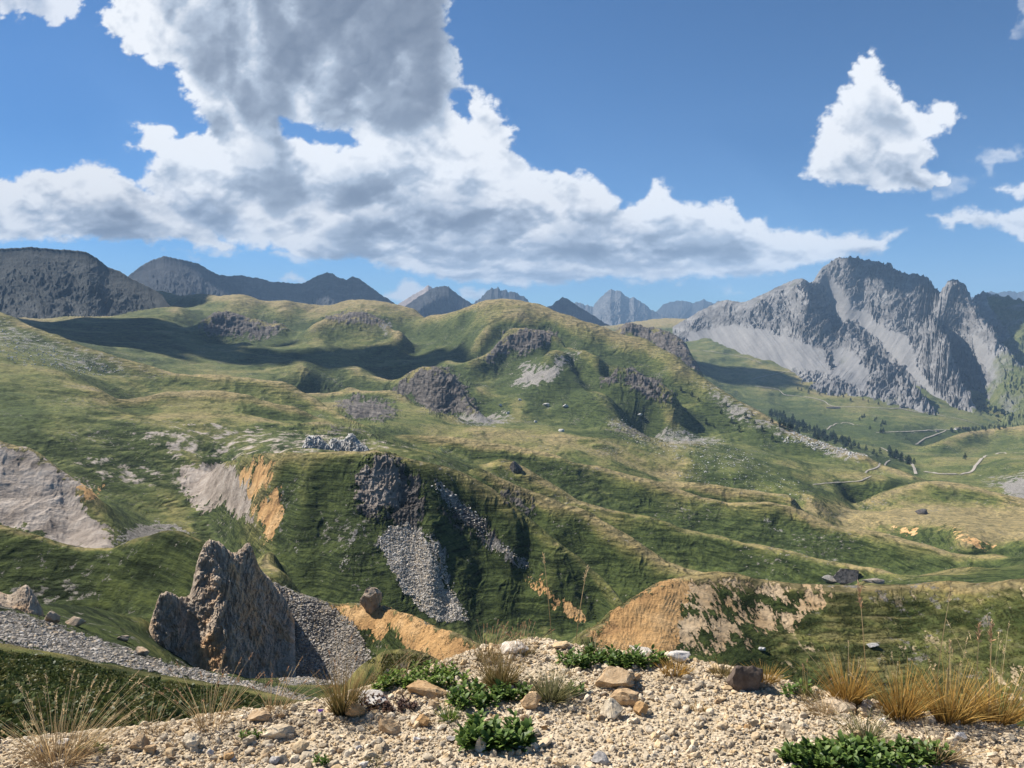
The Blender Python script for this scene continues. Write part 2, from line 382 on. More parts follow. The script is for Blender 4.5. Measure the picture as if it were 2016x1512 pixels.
SURF = [
 # near left slope and scree tongue
 (-100,1450,18),(0,1450,18),(150,1440,18),(300,1425,20),(450,1410,22),(-100,1350,35),(0,1350,35),(200,1372,33),(400,1392,32),(550,1400,28),
 (-100,1180,112),(0,1200,110),(100,1225,108),(200,1265,100),(300,1300,92),(360,1316,88),(430,1332,84),(500,1346,80),(560,1365,76),(0,1262,80),(150,1300,76),(300,1332,68),(450,1358,62),(620,1385,60),
 (150,1215,125),(250,1240,120),(310,1285,110),(380,1322,108),(470,1340,112),(540,1345,118),
 (-100,1180,170),(100,1192,160),(200,1202,158),(285,1225,152),(312,1264,148),(344,1288,146),(375,1312,143),(400,1324,141),(440,1330,138),
 (600,1340,136),(700,1340,136),(520,1338,132),(950,1330,105),(650,1372,66),(700,1365,62),(1080,1310,90),
 (560,1130,322),(600,1182,318),(1160,1236,300),(1230,1235,300),
 (1900,1120,545),(2016,1112,560),(2016,1142,470),(2150,1130,480),(1820,1130,520),(1700,1142,440),
 (1640,1012,900),(1750,1022,880),(1850,1033,835),(1950,1050,775),(2016,1042,800),(1900,1068,715),(2150,1040,800),(1720,1010,920),
 (930,845,1060),(1000,850,1060),(1100,856,1060),(1180,868,1060),(1250,890,1040),(1350,915,1010),(1450,932,1010),(1550,946,1040),(1620,960,1080),(1600,985,900),(1655,985,1010),(1650,965,1090),(1700,958,1170),(1740,952,1190),(1660,945,1180),
 (950,835,1280),(1050,828,1400),(1150,838,1380),(1250,850,1330),(1350,870,1280),(1450,890,1250),(1550,905,1270),(1650,920,1310),(1720,938,1320),
 (1000,760,1650),(940,770,1600),(1080,790,1540),(1020,800,1480),
 (350,615,2850),(350,650,2450),(600,660,2350),(480,672,2250),(620,680,2150),(700,690,2150),(800,695,2200),(860,670,2350),(920,650,2300),(900,690,2050),
 (-100,618,2900),(0,622,2850),(150,624,2800),(290,622,2800),(340,608,3000),(100,645,2500),(200,665,2250),(300,680,2100),(300,645,2500),(400,700,1950),(500,722,1780),(600,705,2000),(600,742,1650),(700,732,1750),(750,742,1700),(690,762,1560),(800,712,2000),(880,715,1850),
 (0,720,950),(100,730,960),(200,765,900),(0,800,750),(100,805,740),(250,820,720),(400,824,740),(520,824,750),(620,828,770),(-100,720,950),(-100,820,700),
 (800,800,1330),(850,808,1320),(900,822,1270),(700,800,1230),(750,815,1180),(680,790,1350),(720,838,980),(780,848,950),(850,845,1050),(900,845,1110),
 (0,850,650),(100,860,640),(200,862,650),(300,850,670),(400,850,680),(500,855,680),(600,862,670),(700,864,660),(780,874,640),
 (100,905,600),(200,930,590),(300,925,600),(400,915,600),(470,900,590),(250,975,560),(330,985,550),(400,960,560),(430,1000,520),(300,1025,520),(380,1045,490),(460,1080,440),(500,1110,400),(500,985,455),(518,1030,415),(540,1085,365),(475,1000,480),
 (560,893,520),(640,888,540),(740,885,560),(850,895,560),
 (200,1062,405),(230,1080,395),
 # the big valley to the right
 (1340,680,4700),(1400,690,4400),(1500,700,4200),(1400,735,3600),(1500,750,3500),(1450,785,3100),(1550,780,3300),(1600,735,3900),(1680,770,3500),(1780,790,3400),(1850,815,3250),(1600,820,2850),(1700,830,2850),(1800,840,2850),(1900,845,2950),
 (1650,858,2500),(1750,868,2450),(1820,878,2350),(1720,888,2200),(1780,905,2000),(1850,932,1650),(1800,930,1750),(1850,900,2000),(1950,900,2000),(2016,900,1900),(2016,955,1400),(1950,945,1500),(1900,935,1650),(2150,950,1300),(1560,735,3800),
]
HIDE = [  # ground that cannot be seen from the ridge: (px, py, r)
 (600,1300,240),(750,1300,235),(900,1310,225),(1050,1310,210),(1150,1325,195),(-100,1110,280),(0,1115,275),(150,1145,268),(300,1130,262),(400,1150,255),(480,1190,245),
 (1250,1260,230),(1350,1230,240),(1450,1215,250),(1600,1210,290),(1750,1210,300),(1900,1200,310),(2050,1200,310),(1850,962,1250),(2000,970,1250),
 (200,700,1650),(350,760,1400),(500,765,1400),(650,800,1150),(0,640,1900),(1420,790,2300),(1350,750,2700),(1300,690,3300),(1250,665,4300),
 (1560,870,1900),(1650,893,1800),(1700,905,1700),(1050,950,655),(1200,1028,640),(1350,1062,625),(1500,1098,600),(1620,1122,570),(1000,990,520),(1150,1060,500),(1300,1120,475),(1450,1158,450),
 (1250,1480,60),(1500,1500,60),(1800,1550,60),(2100,1550,60),(1300,1400,95),(1600,1440,100),(1900,1500,100),
 (900,640,3200),(1050,640,3000),(1150,660,2600),(600,630,3600),(800,640,3500),(0,650,3600),(150,650,3600),(-100,650,3600),(1320,650,5200),
]
def terrain_points():
    pts = []
    for ci, (ln, fh, sl, spur) in enumerate(CREST):
        P = np.array(ln, float)
        L = np.concatenate([[0], np.cumsum(np.hypot(*(P[1:, :2]-P[:-1, :2]).T))])
        n = max(int(L[-1]/17), 3)
        q = np.linspace(0, L[-1], n)
        X = np.interp(q, L, P[:, 0]); Y = np.interp(q, L, P[:, 1]); Rr = np.exp(np.interp(q, L, np.log(P[:, 2])))
        H = np.interp(q, L, np.array(fh, float)) if isinstance(fh, list) else np.full(n, float(fh))
        a, t = px2dir(X, Y)
        for i in range(n):
            pts.append((a[i], math.log(Rr[i]), t[i]))
            pts.append((a[i], math.log(Rr[i]*1.07), t[i]-.013))
            if sl > 0 and H[i] > 3:
                fr = (.5, 1.0) if H[i] < 60 else ((.33, .66, 1.0) if H[i] < 160 else (.2, .4, .6, .8, 1.0))
                for f in fr:
                    aa, tf = px2dir(X[i], Y[i]+H[i]*f); s_ = sl*(1.12-.24*f)
                    rf = Rr[i]*(s_-t[i])/(s_-tf)
                    rf *= 1+spur*float(perlin(np.array([X[i]/64.+ci*3.1]), np.array([f*.9+ci]), 33)[0])*.95*math.sin(math.pi*min(f*1.1, 1)*.8)
                    pts.append((float(aa), math.log(rf), float(tf)))
    for px, py, r in SURF+HIDE:
        a, t = px2dir(px, py); pts.append((float(a), math.log(r), float(t)))
    for px in range(-160, 2200, 110):
        a, _ = px2dir(px, 1100); a = float(a)
        left = px < 700
        for r, t in ((4.6, -.66), (6, -.72 if left else -.80), (9, -.66 if left else -.82), (14, -.60 if left else -.80), (26, None if left else -.74)):
            if t is not None: pts.append((a, math.log(r), t))
        for r, t in ((7000, px2dir(px, 655)[1]), (9000, px2dir(px, 665)[1])):
            pts.append((a, math.log(r), float(t)))
    return np.array(pts)
TS = 0.36
EPS = 0.011
def rbf_solve(P):
    U = np.stack([P[:, 0], P[:, 1]*TS], 1)
    d = np.sqrt(((U[:, None]-U[None])**2).sum(-1)+EPS**2)
    n = len(P)
    A = np.zeros((n+3, n+3)); A[:n, :n] = d-np.eye(n)*0.0010   # slight smoothing
    Q = np.concatenate([np.ones((n, 1)), U], 1); A[:n, n:] = Q; A[n:, :n] = Q.T
    b = np.concatenate([P[:, 2], np.zeros(3)])
    return U, np.linalg.solve(A, b)
def rbf_eval(U, w, a, v):
    out = np.empty(a.size, F32); a = a.ravel().astype(F32); v = (v.ravel()*TS).astype(F32); n = len(U)
    Uf = U.astype(F32); wf = w[:n].astype(F32)
    for s in range(0, a.size, 20000):
        d = np.sqrt((a[s:s+20000, None]-Uf[None, :, 0])**2+(v[s:s+20000, None]-Uf[None, :, 1])**2+F32(EPS**2))
        out[s:s+20000] = d@wf
    return out+w[n]+w[n+1]*a+w[n+2]*v
TP = terrain_points()
TU, TW = rbf_solve(TP)
GA = np.linspace(R(-39), R(39), 420)
GL = np.linspace(math.log(4.4), math.log(9000), 1100)
_a, _l = np.meshgrid(GA, GL)
GT = rbf_eval(TU, TW, _a, _l).reshape(_a.shape)
def base_tan(az, lnr):
    fj = (az-GA[0])/(GA[1]-GA[0]); fi = (lnr-GL[0])/(GL[1]-GL[0])
    return bilin(GT, fi, fj)
def polar_patch(az, nr, ln0, ln1, tanf, floor=0.35, kaz=8):
    """grid rows placed where the ground turns towards the ridge: returns LN (nr, nc)"""
    lc = np.linspace(ln0, ln1, 900)
    A, L = np.meshgrid(az[::6], lc)
    T = tanf(A, L)
    w = np.abs(np.gradient(T, axis=0))/(lc[1]-lc[0])
    w = w*2.2+floor*.12+np.clip(np.gradient(T, axis=0)/(lc[1]-lc[0]), 0, 1)*3.5
    w = blur(w, 5, 2)
    c = np.cumsum(w, 0); c = (c-c[0])/(c[-1]-c[0])
    q = np.linspace(0, 1, nr)
    LN = np.stack([np.interp(q, c[:, j], lc) for j in range(c.shape[1])], 1)
    full = np.empty((nr, len(az)))
    xs = az[::6]
    for i in range(nr): full[i] = np.interp(az, xs, LN[i])
    return full

REG = [ # (attribute, strength, rmin, rmax, polygon)
 ('scree',1,55,128,[(-90,1192),(0,1200),(100,1228),(200,1262),(330,1306),(480,1342),(580,1366),(650,1388),(560,1394),(420,1350),(300,1324),(150,1296),(0,1264),(-90,1250)]),
 ('scree',1,118,186,[(508,1130),(560,1160),(640,1185),(690,1225),(722,1270),(738,1330),(700,1350),(560,1345),(520,1300),(505,1220)]),
 ('scree',1,250,400,[(744,1060),(770,1038),(800,1028),(828,1050),(846,1080),(862,1112),(866,1140),(905,1195),(928,1226),(860,1224),(828,1200),(798,1160),(762,1110)]),
 ('scree',.9,250,400,[(838,1052),(850,1058),(868,1085),(885,1120),(890,1160),(925,1222),(905,1215),(872,1150),(862,1105)]),
 ('scree',.9,330,425,[(850,942),(870,950),(900,975),(935,1010),(985,1065),(1042,1113),(1034,1120),(970,1078),(905,1022),(872,985)]),
 ('scree',.55,280,400,[(700,1020),(730,1035),(700,1060),(690,1110),(670,1130),(672,1080)]),
 ('scree',.45,280,400,[(580,1050),(600,1040),(592,1080),(576,1090)]),
 ('scree',.9,1400,2050,[(1010,748),(1028,722),(1070,716),(1135,698),(1105,735),(1060,757),(1022,757)]),
 ('scree',.8,1150,1500,[(890,832),(925,805),(940,795),(985,805),(1012,830),(960,838)]),
 ('scree',.52,1250,2000,[(1375,733),(1460,788),(1560,838),(1640,865),(1750,888),(1772,905),(1650,905),(1520,858),(1440,835),(1400,790)]),
 ('scree',.55,1100,1500,[(1180,822),(1300,832),(1400,850),(1450,882),(1350,888),(1260,872),(1200,852)]),
 ('scree',.42,900,1600,[(-90,600),(0,615),(60,640),(120,665),(240,705),(310,728),(250,744),(130,738),(60,702),(-90,690)]),
 ('scree',.7,1200,1700,[(1925,950),(1960,940),(2016,930),(2130,940),(2130,1010),(2016,1005),(1975,975)]),
 ('scree',.5,900,1200,[(1420,900),(1480,905),(1500,925),(1450,930)]),
 ('scree',.6,2000,2800,[(740,625),(775,632),(772,665),(730,650)]),
 ('soil',.85,300,430,[(700,968),(712,935),(725,908),(752,896),(780,905),(792,940),(788,985),(765,1015),(730,1012),(702,1000)]),
 ('rock',.8,300,430,[(694,968),(708,930),(722,905),(750,893),(792,903),(820,940),(834,1000),(812,1040),(770,1030),(720,1020),(692,1000)]),
 ('rock',1,1150,1800,[(775,770),(800,742),(838,722),(872,724),(902,742),(925,772),(936,812),(890,815),(850,812),(815,788)]),
 ('rock',.9,1900,2800,[(392,645),(430,610),(470,618),(505,632),(552,640),(560,658),(520,668),(460,668),(410,658)]),
 ('rock',.8,2000,2800,[(640,622),(700,615),(750,622),(765,636),(700,640),(640,636)]),
 ('rock',.9,1600,2200,[(945,708),(975,685),(1000,662),(1050,645),(1105,655),(1085,680),(1040,695),(1000,700),(960,720)]),
 ('rock',1,1400,1900,[(1188,752),(1196,732),(1210,732),(1214,755)]),
 ('rock',.9,1400,1900,[(1220,732),(1260,735),(1295,752),(1325,790),(1290,792),(1240,765)]),
 ('rock',1,2200,2900,[(1195,660),(1237,640),(1262,644),(1312,652),(1353,672),(1370,697),(1392,745),(1370,740),(1340,712),(1300,690),(1282,676),(1247,666)]),
 ('rock',.75,850,1500,[(655,795),(700,782),(760,790),(790,815),(760,832),(700,830)]),
 ('scree',.8,300,620,[(228,1048),(300,1032),(345,1038),(378,1055),(340,1064),(240,1072)]),
 ('rock',.6,330,470,[(862,1000),(890,985),(960,1030),(990,1070),(940,1060),(900,1045)]),
 ('rock',.55,380,520,[(960,940),(1010,960),(1050,985),(1040,1020),(1000,990)]),
 ('rock',.5,1100,1400,[(1180,845),(1240,830),(1330,850),(1300,870),(1240,862)]),
 ('rock',.5,600,1000,[(560,842),(640,838),(700,842),(760,860),(700,872),(620,866)]),
 ('rock',.7,60,90,[(765,1310),(800,1295),(850,1300),(870,1325),(800,1340),(765,1335)]),
 ('soil',.78,285,600,[(-90,862),(0,874),(60,888),(130,938),(200,960),(150,975),(165,1000),(222,1045),(232,1086),(130,1088),(60,1052),(0,1038),(-90,1030)]),
 ('soil',.95,300,660,[(355,918),(430,912),(485,935),(500,1030),(460,1015),(430,992),(400,1015),(372,985)]),
 ('ochre',1,300,560,[(472,935),(512,897),(545,908),(522,950),(494,992),(486,960)]),
 ('ochre',1,280,560,[(498,1003),(548,956),(558,985),(545,1040),(532,1070),(520,1045)]),
 ('ochre',.9,380,640,[(140,958),(205,958),(180,985),(165,992)]),
 ('ochre',1,112,184,[(655,1197),(700,1190),(740,1186),(800,1208),(870,1240),(945,1282),(975,1330),(860,1305),(800,1285),(788,1252),(762,1225),(742,1262),(700,1240)]),
 ('ochre',1,66,150,[(1160,1250),(1200,1207),(1250,1172),(1300,1146),(1355,1142),(1352,1180),(1335,1240),(1325,1290),(1200,1285)]),
 ('ochre',.9,270,400,[(1032,1133),(1080,1160),(1165,1228),(1120,1222),(1060,1172)]),
 ('ochre',.7,600,850,[(1755,1035),(1800,1042),(1800,1058),(1765,1050)]),('ochre',.7,500,800,[(1900,1064),(1965,1072),(1970,1084),(1915,1078)]),
 ('ochre',.7,600,850,[(1865,1038),(1930,1062),(1960,1085),(1900,1068)]),('scree',.5,550,700,[(1500,1018),(1530,1025),(1540,1060),(1510,1050)]),
 ('streak',1,55,155,[(1320,1140),(1450,1140),(1665,1160),(1640,1190),(1560,1240),(1460,1280),(1330,1295)]),
 ('streak',.45,40,165,[(1500,1155),(2130,1150),(2130,1420),(1900,1420),(1500,1340)]),
 ('dry',1,600,1150,[(1560,995),(1690,985),(1850,1000),(2130,990),(2130,1070),(1950,1062),(1800,1040),(1600,1040)]),
 ('dry',.8,40,165,[(1240,1140),(1400,1120),(2130,1130),(2130,1168),(1500,1166),(1400,1146),(1250,1180)]),
 ('dry',.6,350,600,[(960,930),(1200,1010),(1400,1130),(1300,1150),(1150,1060),(1000,975)]),
 ('dry',.22,600,1300,[(0,705),(400,745),(600,780),(690,825),(400,830),(200,815),(0,770)]),
 ('dry',.6,650,1100,[(840,840),(1150,860),(1500,990),(1400,985),(1150,900),(850,870)]),
 ('dry',.45,1800,2900,[(900,585),(1070,585),(1200,640),(1260,690),(1300,740),(1180,700),(1100,650),(960,650)]),
 ('dry',.25,2000,4200,[(300,560),(840,575),(840,680),(700,700),(560,640),(400,600)]),
 ('dry',.35,2300,4500,[(1440,700),(1620,740),(1720,800),(1640,790),(1480,760)]),
 ('soil',.40,520,800,[(240,852),(420,832),(560,842),(880,885),(820,892),(500,905),(350,905)]),
 ('soil',.36,430,660,[(120,900),(350,905),(520,915),(480,960),(300,975),(200,950)]),
 ('dry',.50,40,170,[(1600,1160),(2130,1150),(2130,1420),(1900,1420),(1560,1340),(1450,1250)]),  # dry tone laid on to brighten a slope turned from the sun
 ('lush',1,120,240,[(-90,1030),(100,1075),(230,1085),(330,1050),(400,1070),(340,1200),(200,1215),(-90,1190)]),
 ('lush',.7,550,1000,[(-90,770),(60,790),(100,840),(60,860),(-90,850)]),
 ('lush',.6,1250,2000,[(1050,700),(1200,700),(1330,790),(1300,830),(1050,800),(980,760)]),
 ('lush',.25,55,170,[(1650,1230),(2130,1200),(2130,1420),(1900,1420),(1560,1340)]),
 ('lush',.7,2300,3400,[(1380,800),(1560,790),(1680,830),(1900,850),(1750,880),(1600,850)]),
 ('lush',.4,250,700,[(560,1000),(900,1000),(1300,1000),(1700,1060),(1700,1110),(1200,1240),(560,1200)]),
]
LAYERS = ('rock', 'scree', 'soil', 'ochre', 'streak', 'dry', 'lush')
def surface_detail(X, Y, r, rk, soft=1.0):
    """relief below the size of the surveyed points, in metres"""
    dz = np.zeros(X.shape, F32)
    wx = perlin(X/180, Y/180, 90)*40+perlin(X/30, Y/30, 91)*7; wy = perlin(X/180+9, Y/180, 92)*40+perlin(X/30, Y/30+5, 93)*7
    lam = 620.0; k = 0
    while lam > .35:
        lo = sstep(1.4, 3.6, lam/(r*.0013)); hi = 1-sstep(.07, .22, lam/r)
        w = lo*hi
        m = w > .001
        if m.any():
            xm = (X[m]+wx[m])/lam; ym = (Y[m]+wy[m])/lam
            n = perlin(xm, ym, 200+k)
            rid = 1-np.abs(perlin(xm*1.3+5, ym*1.3, 300+k))*2
            rl = rk[m]*(1-sstep(.03, .09, lam/r[m]))
            dz[m] += w[m]*lam*(n*.040*soft*(1-.5*rl)+rid*.004+rid*np.abs(rid)*.05*rl+n*.04*rl)
        lam /= 1.9; k += 1
    return dz
def build_land():
    nc, nr = 1380, 1750
    az = np.linspace(R(-38), R(38), nc)
    LN = polar_patch(az, nr, math.log(4.8), math.log(8800), base_tan)
    A = np.broadcast_to(az, LN.shape)
    T = base_tan(A, LN).astype(F32); r = np.exp(LN).astype(F32)
    X = (np.sin(A)*r).astype(F32); Y = (np.cos(A)*r).astype(F32)
    PX, PY = dir2px(A, T)
    # ragged borders for the ground cover, in metres of ground
    jx = (fbm(A*38, LN*30, 4, .6, seed=61)*24+fbm(A*240, LN*110, 4, .65, seed=66)*20).astype(F32)
    jy = (fbm(A*36, LN*34, 4, .6, seed=71)*18+fbm(A*230, LN*120, 4, .65, seed=76)*16).astype(F32)
    at_ = {k: np.zeros(X.shape, F32) for k in LAYERS}
    brk = 1-.75*sstep(.05, .35, fbm(A*85, LN*55, 4, .6, seed=166)).astype(F32)
    for name, st, r0, r1, pl in REG:
        P = np.array(pl); m = 34
        sel = (r > r0) & (r < r1) & (PX > P[:, 0].min()-m) & (PX < P[:, 0].max()+m) & (PY > P[:, 1].min()-m) & (PY < P[:, 1].max()+m)
        if not sel.any(): continue
        d = poly_sdf(PX[sel]+jx[sel], PY[sel]+jy[sel], pl)
        soft = 24 if name in ('dry', 'lush') else (9 if r0 > 200 else 12)
        if name == 'scree' and r0 > 800: soft = 20
        v = sstep(-soft, soft, d)*st
        if name not in ('dry', 'lush'): v = v*np.maximum(brk[sel], sstep(4, 16, d))
        at_[name][sel] = np.maximum(at_[name][sel], v)
    conv = (T-blur(T, 9, 2))
    conv2 = (T-blur(T, 28, 2))
    at_['dry'] = np.clip(at_['dry']+np.clip(conv*130+conv2*38, -.35, .75), 0, 1.6).astype(F32)
    at_['lush'] = np.clip(at_['lush']+np.clip(-conv2*40, 0, .4), 0, 1.2).astype(F32)
    # bare streaks running down the near hill, and rills in the bare soil
    rill = fbm(A*85+T*55, T*38-A*16, 6, .68, seed=311).astype(F32); rill2 = fbm(A*260+T*120, T*150, 4, .65, seed=321).astype(F32)
    at_['streak'] = at_['streak']*sstep(-.02, .20, rill*.8+rill2*.6+fbm(A*42+T*20, T*42, 3, .5, seed=341)*.75+sstep(.33, .18, A)*.16+(at_['streak']-.72)*.30).astype(F32)
    bare0 = np.clip(at_['soil']+at_['ochre'], 0, 1)
    rl_ = fbm(A*210-T*60+perlin(A*60, T*60, 8)*.6, T*30, 5, .55, seed=331, mode='r').astype(F32)
    # gullies running down the faces
    dTl = np.gradient(T, axis=0)/np.gradient(LN, axis=0)
    face = np.clip(dTl+.0*T, 0, 1.2); face = blur(face, 6, 1)
    zr = (T+dTl)                      # dz/dr
    gul = fbm(A*38+fbm(A*20, LN*14, 3, seed=7)*1.6, LN*16, 5, .55, seed=81, mode='r')
    gul2 = fbm(A*190, LN*16, 3, .55, seed=86, mode='r')
    bare = np.clip(at_['soil']+at_['ochre']+at_['streak']*.4, 0, 1)
    amp = np.clip(zr*1.3, 0, .7)
    dz = surface_detail(X, Y, r, np.clip(at_['rock']+at_['scree']*.12+bare*.08, 0, 1))
    mid = sstep(120, 260, r)
    dz += r*gul*amp*.0034*(.2+.8*mid)
    dz += r*gul2*amp*(bare*.0004+at_['rock']*.0022+.0002)
    dz += r*bare0*rl_*.0007
    dz += r*at_['rock']*(.0008*(fbm(A*60+T*30, T*60-A*20, 5, .55, seed=181, mode='r')+.3)+.0006*fbm(A*260, T*260, 4, .6, seed=185, mode='b'))
    Z = T*r+dz
    T2 = (Z/r).astype(F32)
    # steepness
    gz = np.gradient(Z, axis=0)/np.gradient(r, axis=0); ga = np.gradient(Z, axis=1)/(r*(az[1]-az[0]))
    steep = np.clip(np.sqrt(gz**2+ga**2), 0, 3)
    at_['steep'] = blur(steep, 2, 1)
    rk_ = at_['rock']
    q_ = rk_*r*(.0042*fbm(A*70+T*25, T*95-A*20, 5, .58, seed=611, mode='r')+.0016*fbm(A*230, T*260, 4, .6, seed=621, mode='b'))
    X = X-np.sin(A)*q_; Y = Y-np.cos(A)*q_
    V = np.stack([X, Y, Z], -1).reshape(-1, 3)
    return az, LN, r, T2, Z, V, {k: v.ravel() for k, v in at_.items()}
LAZ, LLN, LR_, LT, LZ, LV, LATT = build_land()
def hit(px, py, rmin=0.0, rmax=1e9):
    """where the sight line through a photo pixel first meets the ground, beyond rmin"""
    a, t = px2dir(px, py); a = float(a); t = float(t)
    fj = (a-LAZ[0])/(LAZ[1]-LAZ[0]); j = int(np.clip(round(fj), 0, len(LAZ)-1))
    col = LT[:, j]; rr = LR_[:, j]
    ok = np.where((col >= t) & (rr > rmin))[0]
    if len(ok) == 0: i = len(col)-1
    else: i = ok[0]
    if i > 0 and col[i-1] < t:
        f = (t-col[i-1])/(col[i]-col[i-1]+1e-9); r = rr[i-1]+f*(rr[i]-rr[i-1])
    else: r = rr[i]
    r = min(float(r), rmax)
    z = float(np.interp(r, rr, LZ[:, j]))
    return Vector((math.sin(a)*r, math.cos(a)*r, z))
def ground_z(x, y):
    r = math.hypot(x, y); a = math.atan2(x, y)
    fj = np.clip((a-LAZ[0])/(LAZ[1]-LAZ[0]), 0, len(LAZ)-1.001); j = int(fj); f = fj-j
    return float((1-f)*np.interp(r, LR_[:, j], LZ[:, j])+f*np.interp(r, LR_[:, j+1], LZ[:, j+1]))

def land_material():
    t = NT('alpine_ground')
    g = t.n('NewGeometry'); pos = g.outputs['Position']
    n1 = t.noise(pos, .012, 9, .62); n2 = t.noise(pos, .09, 10, .66); n3 = t.noise(pos, .9, 8, .7)
    # small steps trodden across the slope: stretched along the contours
    flat = t.mapping(pos, (.045, .045, .55)); ter = t.noise(flat, 1.0, 5, .62, .25)
    flat2 = t.mapping(pos, (.16, .16, 1.6)); ter2 = t.noise(flat2, 1.0, 6, .66, .2)
    steep = t.attr('steep')
    sf = t.ramp(steep, [(.16, (0,0,0)), (.42, (1,1,1))])
    dry = t.math('ADD', t.attr('dry'), t.math('MULTIPLY', t.math('SUBTRACT', 1.0, sf), .42))
    dry = t.math('ADD', dry, t.math('MULTIPLY_ADD', n1, 1.5, -.80))
    dry = t.math('SUBTRACT', dry, t.math('MULTIPLY', t.attr('lush'), .75), clamp=True)
    grass = t.ramp(dry, [(0, (.062, .083, .026)), (.30, (.112, .127, .042)), (.62, (.186, .172, .068)), (1, (.265, .215, .108))])
    n35 = t.noise(pos, .42, 8, .72)
    tt = t.math('MULTIPLY_ADD', n2, .55, t.math('MULTIPLY_ADD', n35, .75, t.math('MULTIPLY_ADD', ter2, .8, -.55)))
    tuft = t.ramp(tt, [(.34, (.36, .40, .34)), (.50, (.95, .95, .95)), (.66, (1.55, 1.45, 1.25))])
    grass = t.mix(.85, grass, tuft, 'MULTIPLY')
    tl = t.ramp(ter, [(.40, (.30, .36, .28)), (.50, (1, 1, 1)), (.62, (1.12, 1.08, 1.0))])  # step lines darkened in colour: painted shadow lines together with dark tufts
    grass = t.mix(t.math('MULTIPLY_ADD', sf, .75, .15), grass, t.mix(1.0, grass, tl, 'MULTIPLY'))
    # bare specks: stones between the tufts
    st = t.noise(pos, .32, 11, .74)
    pat = t.noise(pos, .02, 4, .6)
    spk = t.ramp(t.math('MULTIPLY_ADD', pat, .45, st), [(.85, (0,0,0)), (.88, (1,1,1))])
    stone_c = t.ramp(n3, [(.3, (.13, .12, .10)), (.7, (.33, .30, .25))])
    grass = t.mix(spk, grass, stone_c)
    # rock
    rv = t.mapping(pos, (.05, .05, .32), (.35, .2, 0)); rn = t.noise(rv, 1.0, 10, .68, .6)
    rockc = t.ramp(rn, [(.30, (.040, .035, .031)), (.47, (.115, .100, .088)), (.68, (.25, .22, .19))])
    vo = t.n('TexVoronoi', feature='F1'); vo.inputs['Scale'].default_value = .55; t.l(pos, vo.inputs['Vector'])
    vo2 = t.n('TexVoronoi', feature='F1'); vo2.inputs['Scale'].default_value = 1.7; t.l(pos, vo2.inputs['Vector'])
    cell = t.math('MULTIPLY_ADD', vo.outputs['Color'], .5, t.math('MULTIPLY', vo2.outputs['Color'], .5))
    screec = t.ramp(t.math('MULTIPLY_ADD', n3, .75, t.math('MULTIPLY', cell, .30)), [(.32, (.08, .07, .06)), (.47, (.22, .20, .175)), (.60, (.36, .335, .30)), (.8, (.50, .47, .42))])
    soilc = t.ramp(n2, [(.3, (.15, .12, .095)), (.5, (.34, .285, .235)), (.72, (.48, .42, .36))])
    ochrec = t.ramp(n2, [(.3, (.28, .155, .07)), (.5, (.54, .32, .135)), (.75, (.68, .47, .25))])
    streakc = t.ramp(n2, [(.3, (.42, .27, .13)), (.6, (.62, .47, .30))])
    def cover(base, name, col, lo, hi, nn, k=.9):
        m = t.math('ADD', t.attr(name), t.math('MULTIPLY_ADD', nn, k, -k*.5))
        return t.mix(t.ramp(m, [(lo, (0,0,0)), (hi, (1,1,1))]), base, col)
    c = cover(grass, 'soil', soilc, .40, .55, n2, 1.6)
    sv = t.mapping(pos, (.22, .22, .05), (0, 0, 0)); sn = t.noise(sv, 1.0, 8, .68, .4)
    c = cover(c, 'streak', streakc, .45, .60, n2, 1.0)
    c = cover(c, 'ochre', ochrec, .45, .60, n2, 2.0)
    c = cover(c, 'scree', screec, .46, .54, t.math('MULTIPLY_ADD', n3, .4, t.math('MULTIPLY', n2, .6)), 2.4)
    c = cover(c, 'rock', rockc, .42, .58, t.math('SUBTRACT', n2, t.math('MULTIPLY', t.attr('soil'), .35)), 1.9)
    h = t.math('MULTIPLY_ADD', ter, 1.0, t.math('MULTIPLY', ter2, .45))
    turf = t.math('SUBTRACT', 1.0, t.math('ADD', t.attr('ochre'), t.math('ADD', t.attr('soil'), t.attr('streak'))), None, True)
    b1 = t.bump(t.math('MULTIPLY', h, t.math('MULTIPLY', sf, turf)), .95, 2.6)
    b2 = t.bump(n2, .8, 2.6, b1)
    b3 = t.bump(n3, .6, .4, t.bump(n35, .8, 1.0, b2))
    b4 = t.bump(t.math('MULTIPLY', rn, t.attr('rock')), .9, 4.0, b3)
    b5 = t.bump(t.math('MULTIPLY', t.math('ADD', cell, n3), t.attr('scree')), .9, .9, b4)
    t.bsdf(c, .95, b5, .1)
    return t.m
M_LAND = land_material()
terrain = mesh_np('terrain', LV, grid_faces(*LLN.shape), M_LAND, attrs=LATT)
tag(terrain, 'green and tawny alpine slopes, gullies and scree falling into a wide valley', kind='structure')
